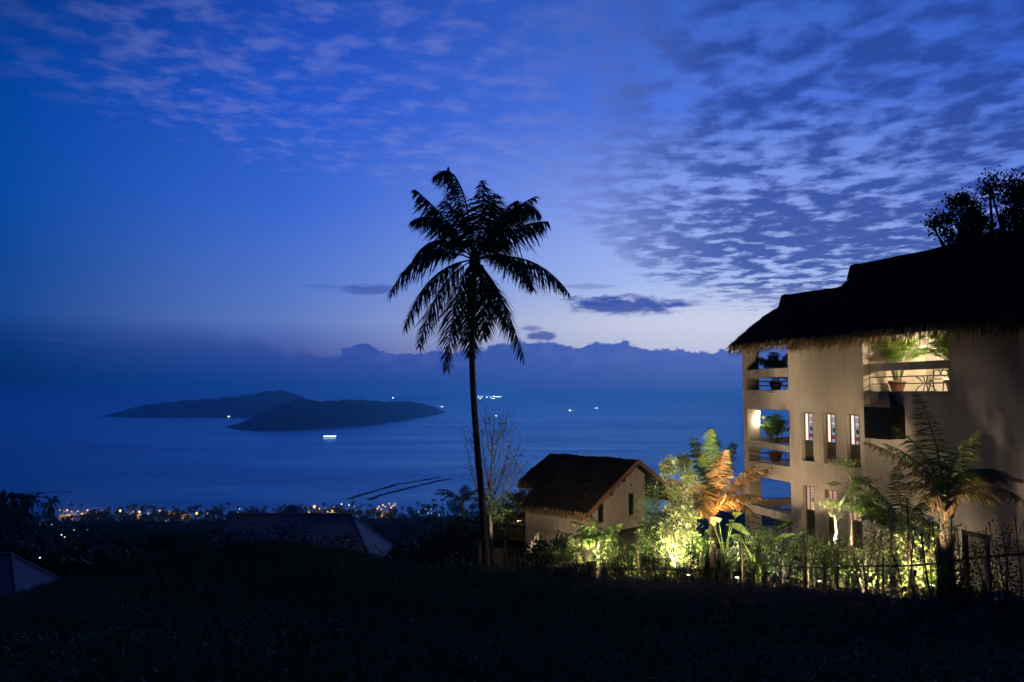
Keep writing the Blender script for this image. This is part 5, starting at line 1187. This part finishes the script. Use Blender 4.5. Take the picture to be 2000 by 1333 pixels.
# ---- boats and far lights
M['boatlight'] = glow('boat_lights', (0.72, 0.93, 1.0), 5.0); M['boatwarm'] = glow('boat_lights_warm', (1.0, 0.86, 0.70), 5.0); M['farlight'] = glow('far_boat_lights', (0.85, 0.92, 1.0), 34.0)
def boat(label, px, py, L, hgt, mat, name='boat', cat='boat', mast=True, Y=None):
    r = ray(px, py); Yd = Y or SEA / r.z * r.y; p = r * (Yd / r.y); p.z = SEA; t = thing(name, label, cat, p, 0, 'boats on the water'); w = L * .2; H = hgt
    V = [(-L / 2, 0, H * .30), (-L * .40, -w / 2, H * .28), (L * .34, -w / 2, H * .28), (L / 2, 0, H * .36), (L * .34, w / 2, H * .28), (-L * .40, w / 2, H * .28)]
    V2 = [(x * .93, y * .7, -.5) for x, y, z in V]
    MB().add(V + V2, [(0, 1, 2, 3, 4, 5)] + [(i, i + 6, (i + 1) % 6 + 6, (i + 1) % 6) for i in range(6)]).build('hull', M['hull'], t)
    c = MB().box(-L * .36, L * .32, -w * .4, w * .4, H * .285, H * .85).build('cabin', M['hull'], t)
    MB().box(-L * .42, L * .40, -w * .42, w * .42, H * .853, H).build('upper_deck', M['hull'], t)
    MB().box(-L * .40, L * .38, -w * .42 - .25, -w * .42 - .05, H * .42, H * .80).build('lit_deck', M[mat], t)
    if mast: MB().tube([(0, 0, H), (0, 0, H * 1.5)], max(.12, L * .006), 6).build('mast', M['iron'], t)
boat('long ferry with brightly lit decks off the dark island', 645, 856, 52, 9.5, 'boatlight', 'ferry', 'ferry', False)
boat('small lit boat right at the tip of the dark island', 863, 796, 46, 13, 'boatwarm')
boat('bright white boat far right of the wispy tree', 1113, 805, 20, 20, 'boatlight', 'fishing_boat')
boat('faint companion light boat beside the bright white one', 1117, 804, 8, 9, 'boatlight', 'fishing_boat', 'boat')
boat('low lit boat on open water farthest to the side of the palm', 1165, 799, 36, 14, 'boatlight')
boat('bright boat seen through the top twigs of the wispy tree', 969, 815, 12, 13, 'boatlight', 'fishing_boat')
boat('lit boat at the waterline of the long island', 447, 817, 14, 15, 'boatlight', 'fishing_boat')
boat('tiny boat light near the horizon above the bright white boat', 1122, 777, 50, 45, 'farlight', 'fishing_boat', 'boat', True, 22000)
for i, (px, L) in enumerate(((940, 90), (950, 60), (957, 60), (964, 60), (970, 160), (976, 110), (934, 50))):
    boat('far fishing boat in the row of lights on the horizon beside the trunk', px, 774, L, 70, 'farlight', 'fishing_boat', 'boat', False, 23000 + 300 * i)
for i, (px, py) in enumerate(((768, 776), (937, 777), (964, 777))): boat(('far boat light beside the faint low island', 'faint boat streak nearest the tall trunk below the row of lights', 'faint boat streak below the brightest of the row of lights')[i], px, py, (60, 110, 120)[i], (50, 28, 28)[i], 'farlight', 'fishing_boat', 'boat', False, 20000)
# two dark lines of reef in the shallow bay
def reef(label, pts, seed):
    r = np.random.default_rng(seed); mb = MB()
    for (ax, ay), (bx, by) in zip(pts, pts[1:]):
        A, B = (ray(ax, ay) * (SEA / ray(ax, ay).z)), (ray(bx, by) * (SEA / ray(bx, by).z)); n = max(4, int((B - A).length / 3.0))
        for k in range(n):
            if r.uniform() < .12: continue
            p = A.lerp(B, (k + r.uniform()) / n); s = r.uniform(1.2, 3.2); V = []
            for i in range(5):
                for j in range(7):
                    th, ph = math.pi * i / 4, 2 * math.pi * j / 7; d = r.uniform(.75, 1.2); V.append((p.x + 2.2 * s * d * math.sin(th) * math.cos(ph), p.y + 1.3 * s * d * math.sin(th) * math.sin(ph), SEA + .35 * s * d * math.cos(th)))
            mb.add(V, [(i * 7 + j, (i + 1) * 7 + j, (i + 1) * 7 + (j + 1) % 7, i * 7 + (j + 1) % 7) for i in range(4) for j in range(7)])
    o = mb.build('reef', M['rockdark']); tag(o, label, 'reef', 'reef lines in the bay')
reef('upper of two dark broken reef lines in the shallow bay', [(681, 976), (700, 969), (730, 960), (752, 954), (777, 946), (820, 940), (856, 933)], 1)
reef('lower of two dark broken reef lines in the shallow bay', [(722, 976), (742, 968), (778, 959), (805, 952), (836, 945), (855, 940), (880, 936)], 2)
reef('faint dark spit of reef near the slope edge trees', [(30, 966), (60, 964), (110, 962), (140, 961)], 3)

# ------------------------------------------------------------------ foreground grass
def grass():
    g = np.random.default_rng(202)
    def scatter(n, ymin, ymax, pw):
        Y = ymin + (ymax - ymin) * g.uniform(size=n) ** pw; X = g.uniform(-.70, .72, n) * Y; return X, Y
    def fence_limit(X, Y): return X / Y * FPX + 1000
    # long blades in tufts
    nt = 15000; X, Y = scatter(nt, 3.0, 33.0, .75)
    px = X / Y * FPX + 1000; lim = np.interp(px, [q[0] for q in FENCE], [q[2] for q in FENCE], left=36, right=16) + .25
    k = Y < lim; X, Y = X[k], Y[k]; per = 9; X = np.repeat(X, per); Y = np.repeat(Y, per); n = len(X)
    X = X + g.normal(size=n) * .10; Y = Y + g.normal(size=n) * .10; Z = ground(X, Y)
    patch = .55 + .45 * np.sin(X * .55 + 1.7 * np.sin(Y * .4)) * np.sin(Y * .35 + X * .2) + .25 * np.sin(X * 1.9) * np.sin(Y * 1.4)
    H = (.16 + .30 * np.clip(patch, 0, 1.3)) * np.interp(X / Y, [0.0, .15], [1.0, .5]) * g.uniform(.6, 1.4, n); A = g.uniform(0, 6.283, n); lean = g.uniform(.1, .75, n)
    b = np.stack([X, Y, Z - .02], 1); d = np.stack([np.cos(A) * lean, np.sin(A) * lean, np.ones(n)], 1); d = unit(d); w = np.stack([-np.sin(A), np.cos(A), np.zeros(n)], 1) * (.006 + .00035 * Y)[:, None]
    mid = b + d * H[:, None] * .6; tip = b + d * H[:, None] + np.stack([np.cos(A), np.sin(A), -.7 * np.ones(n)], 1) * (H * lean * .35)[:, None]
    Q = np.concatenate([np.stack([b - w, b + w, mid + w * .8, mid - w * .8], 1), np.stack([mid - w * .8, mid + w * .8, tip + w * .1, tip - w * .1], 1)])
    o = quads_obj('grass', Q, M['grassmat']); tag(o, 'dark rough grass covering the near slope and mound', kind='stuff')
    # broad weeds
    nt = 5200; X, Y = scatter(nt, 3.0, 30.0, .8); px = X / Y * FPX + 1000; lim = np.interp(px, [q[0] for q in FENCE], [q[2] for q in FENCE], left=33, right=16); k = Y < lim; X, Y = X[k], Y[k]
    per = 14; X = np.repeat(X, per) + g.normal(size=len(X) * per) * .12; Y = np.repeat(Y, per) + g.normal(size=len(Y) * per) * .12; P = np.stack([X, Y, ground(X, Y) + g.uniform(.04, .34, len(X)) * np.interp(X / Y, [0.0, .15], [1.0, .6])], 1)
    o = quads_obj('weeds', leaf_quads(P, .085, .04, -.2, g), M['weed']); tag(o, 'low leafy weeds mixed into the dark grass', kind='stuff')
    # feathery plumes towards the fence
    nt = 1500; px = np.clip(g.normal(1380, 260, nt), 950, 1900); lim = np.interp(px, [q[0] for q in FENCE], [q[2] for q in FENCE]); Y = lim - np.abs(g.normal(size=nt)) * 3.2 - .2; X = (px - 1000) / FPX * Y
    per = 26; h = g.uniform(.18, .42, nt); A = g.uniform(0, 6.283, nt); Z = ground(X, Y); t = g.uniform(.55, 1.0, (nt, per)); bend = .22 * t * t
    P = np.stack([X[:, None] + np.cos(A)[:, None] * bend, Y[:, None] + np.sin(A)[:, None] * bend, Z[:, None] + h[:, None] * t], -1).reshape(-1, 3) + g.normal(size=(nt * per, 3)) * .030
    Q = leaf_quads(P, .050, .014, -.6, g)
    b = np.stack([X, Y, Z], 1); tp = np.stack([X + np.cos(A) * .2, Y + np.sin(A) * .2, Z + h], 1); w = np.array([.005, 0, 0])
    Q = np.concatenate([Q, np.stack([b - w, b + w, tp + w * .5, tp - w * .5], 1)])
    o = quads_obj('plume_grass', Q, M['plume']); tag(o, 'feathery pinkish grass heads in front of the fence', kind='stuff')
grass()
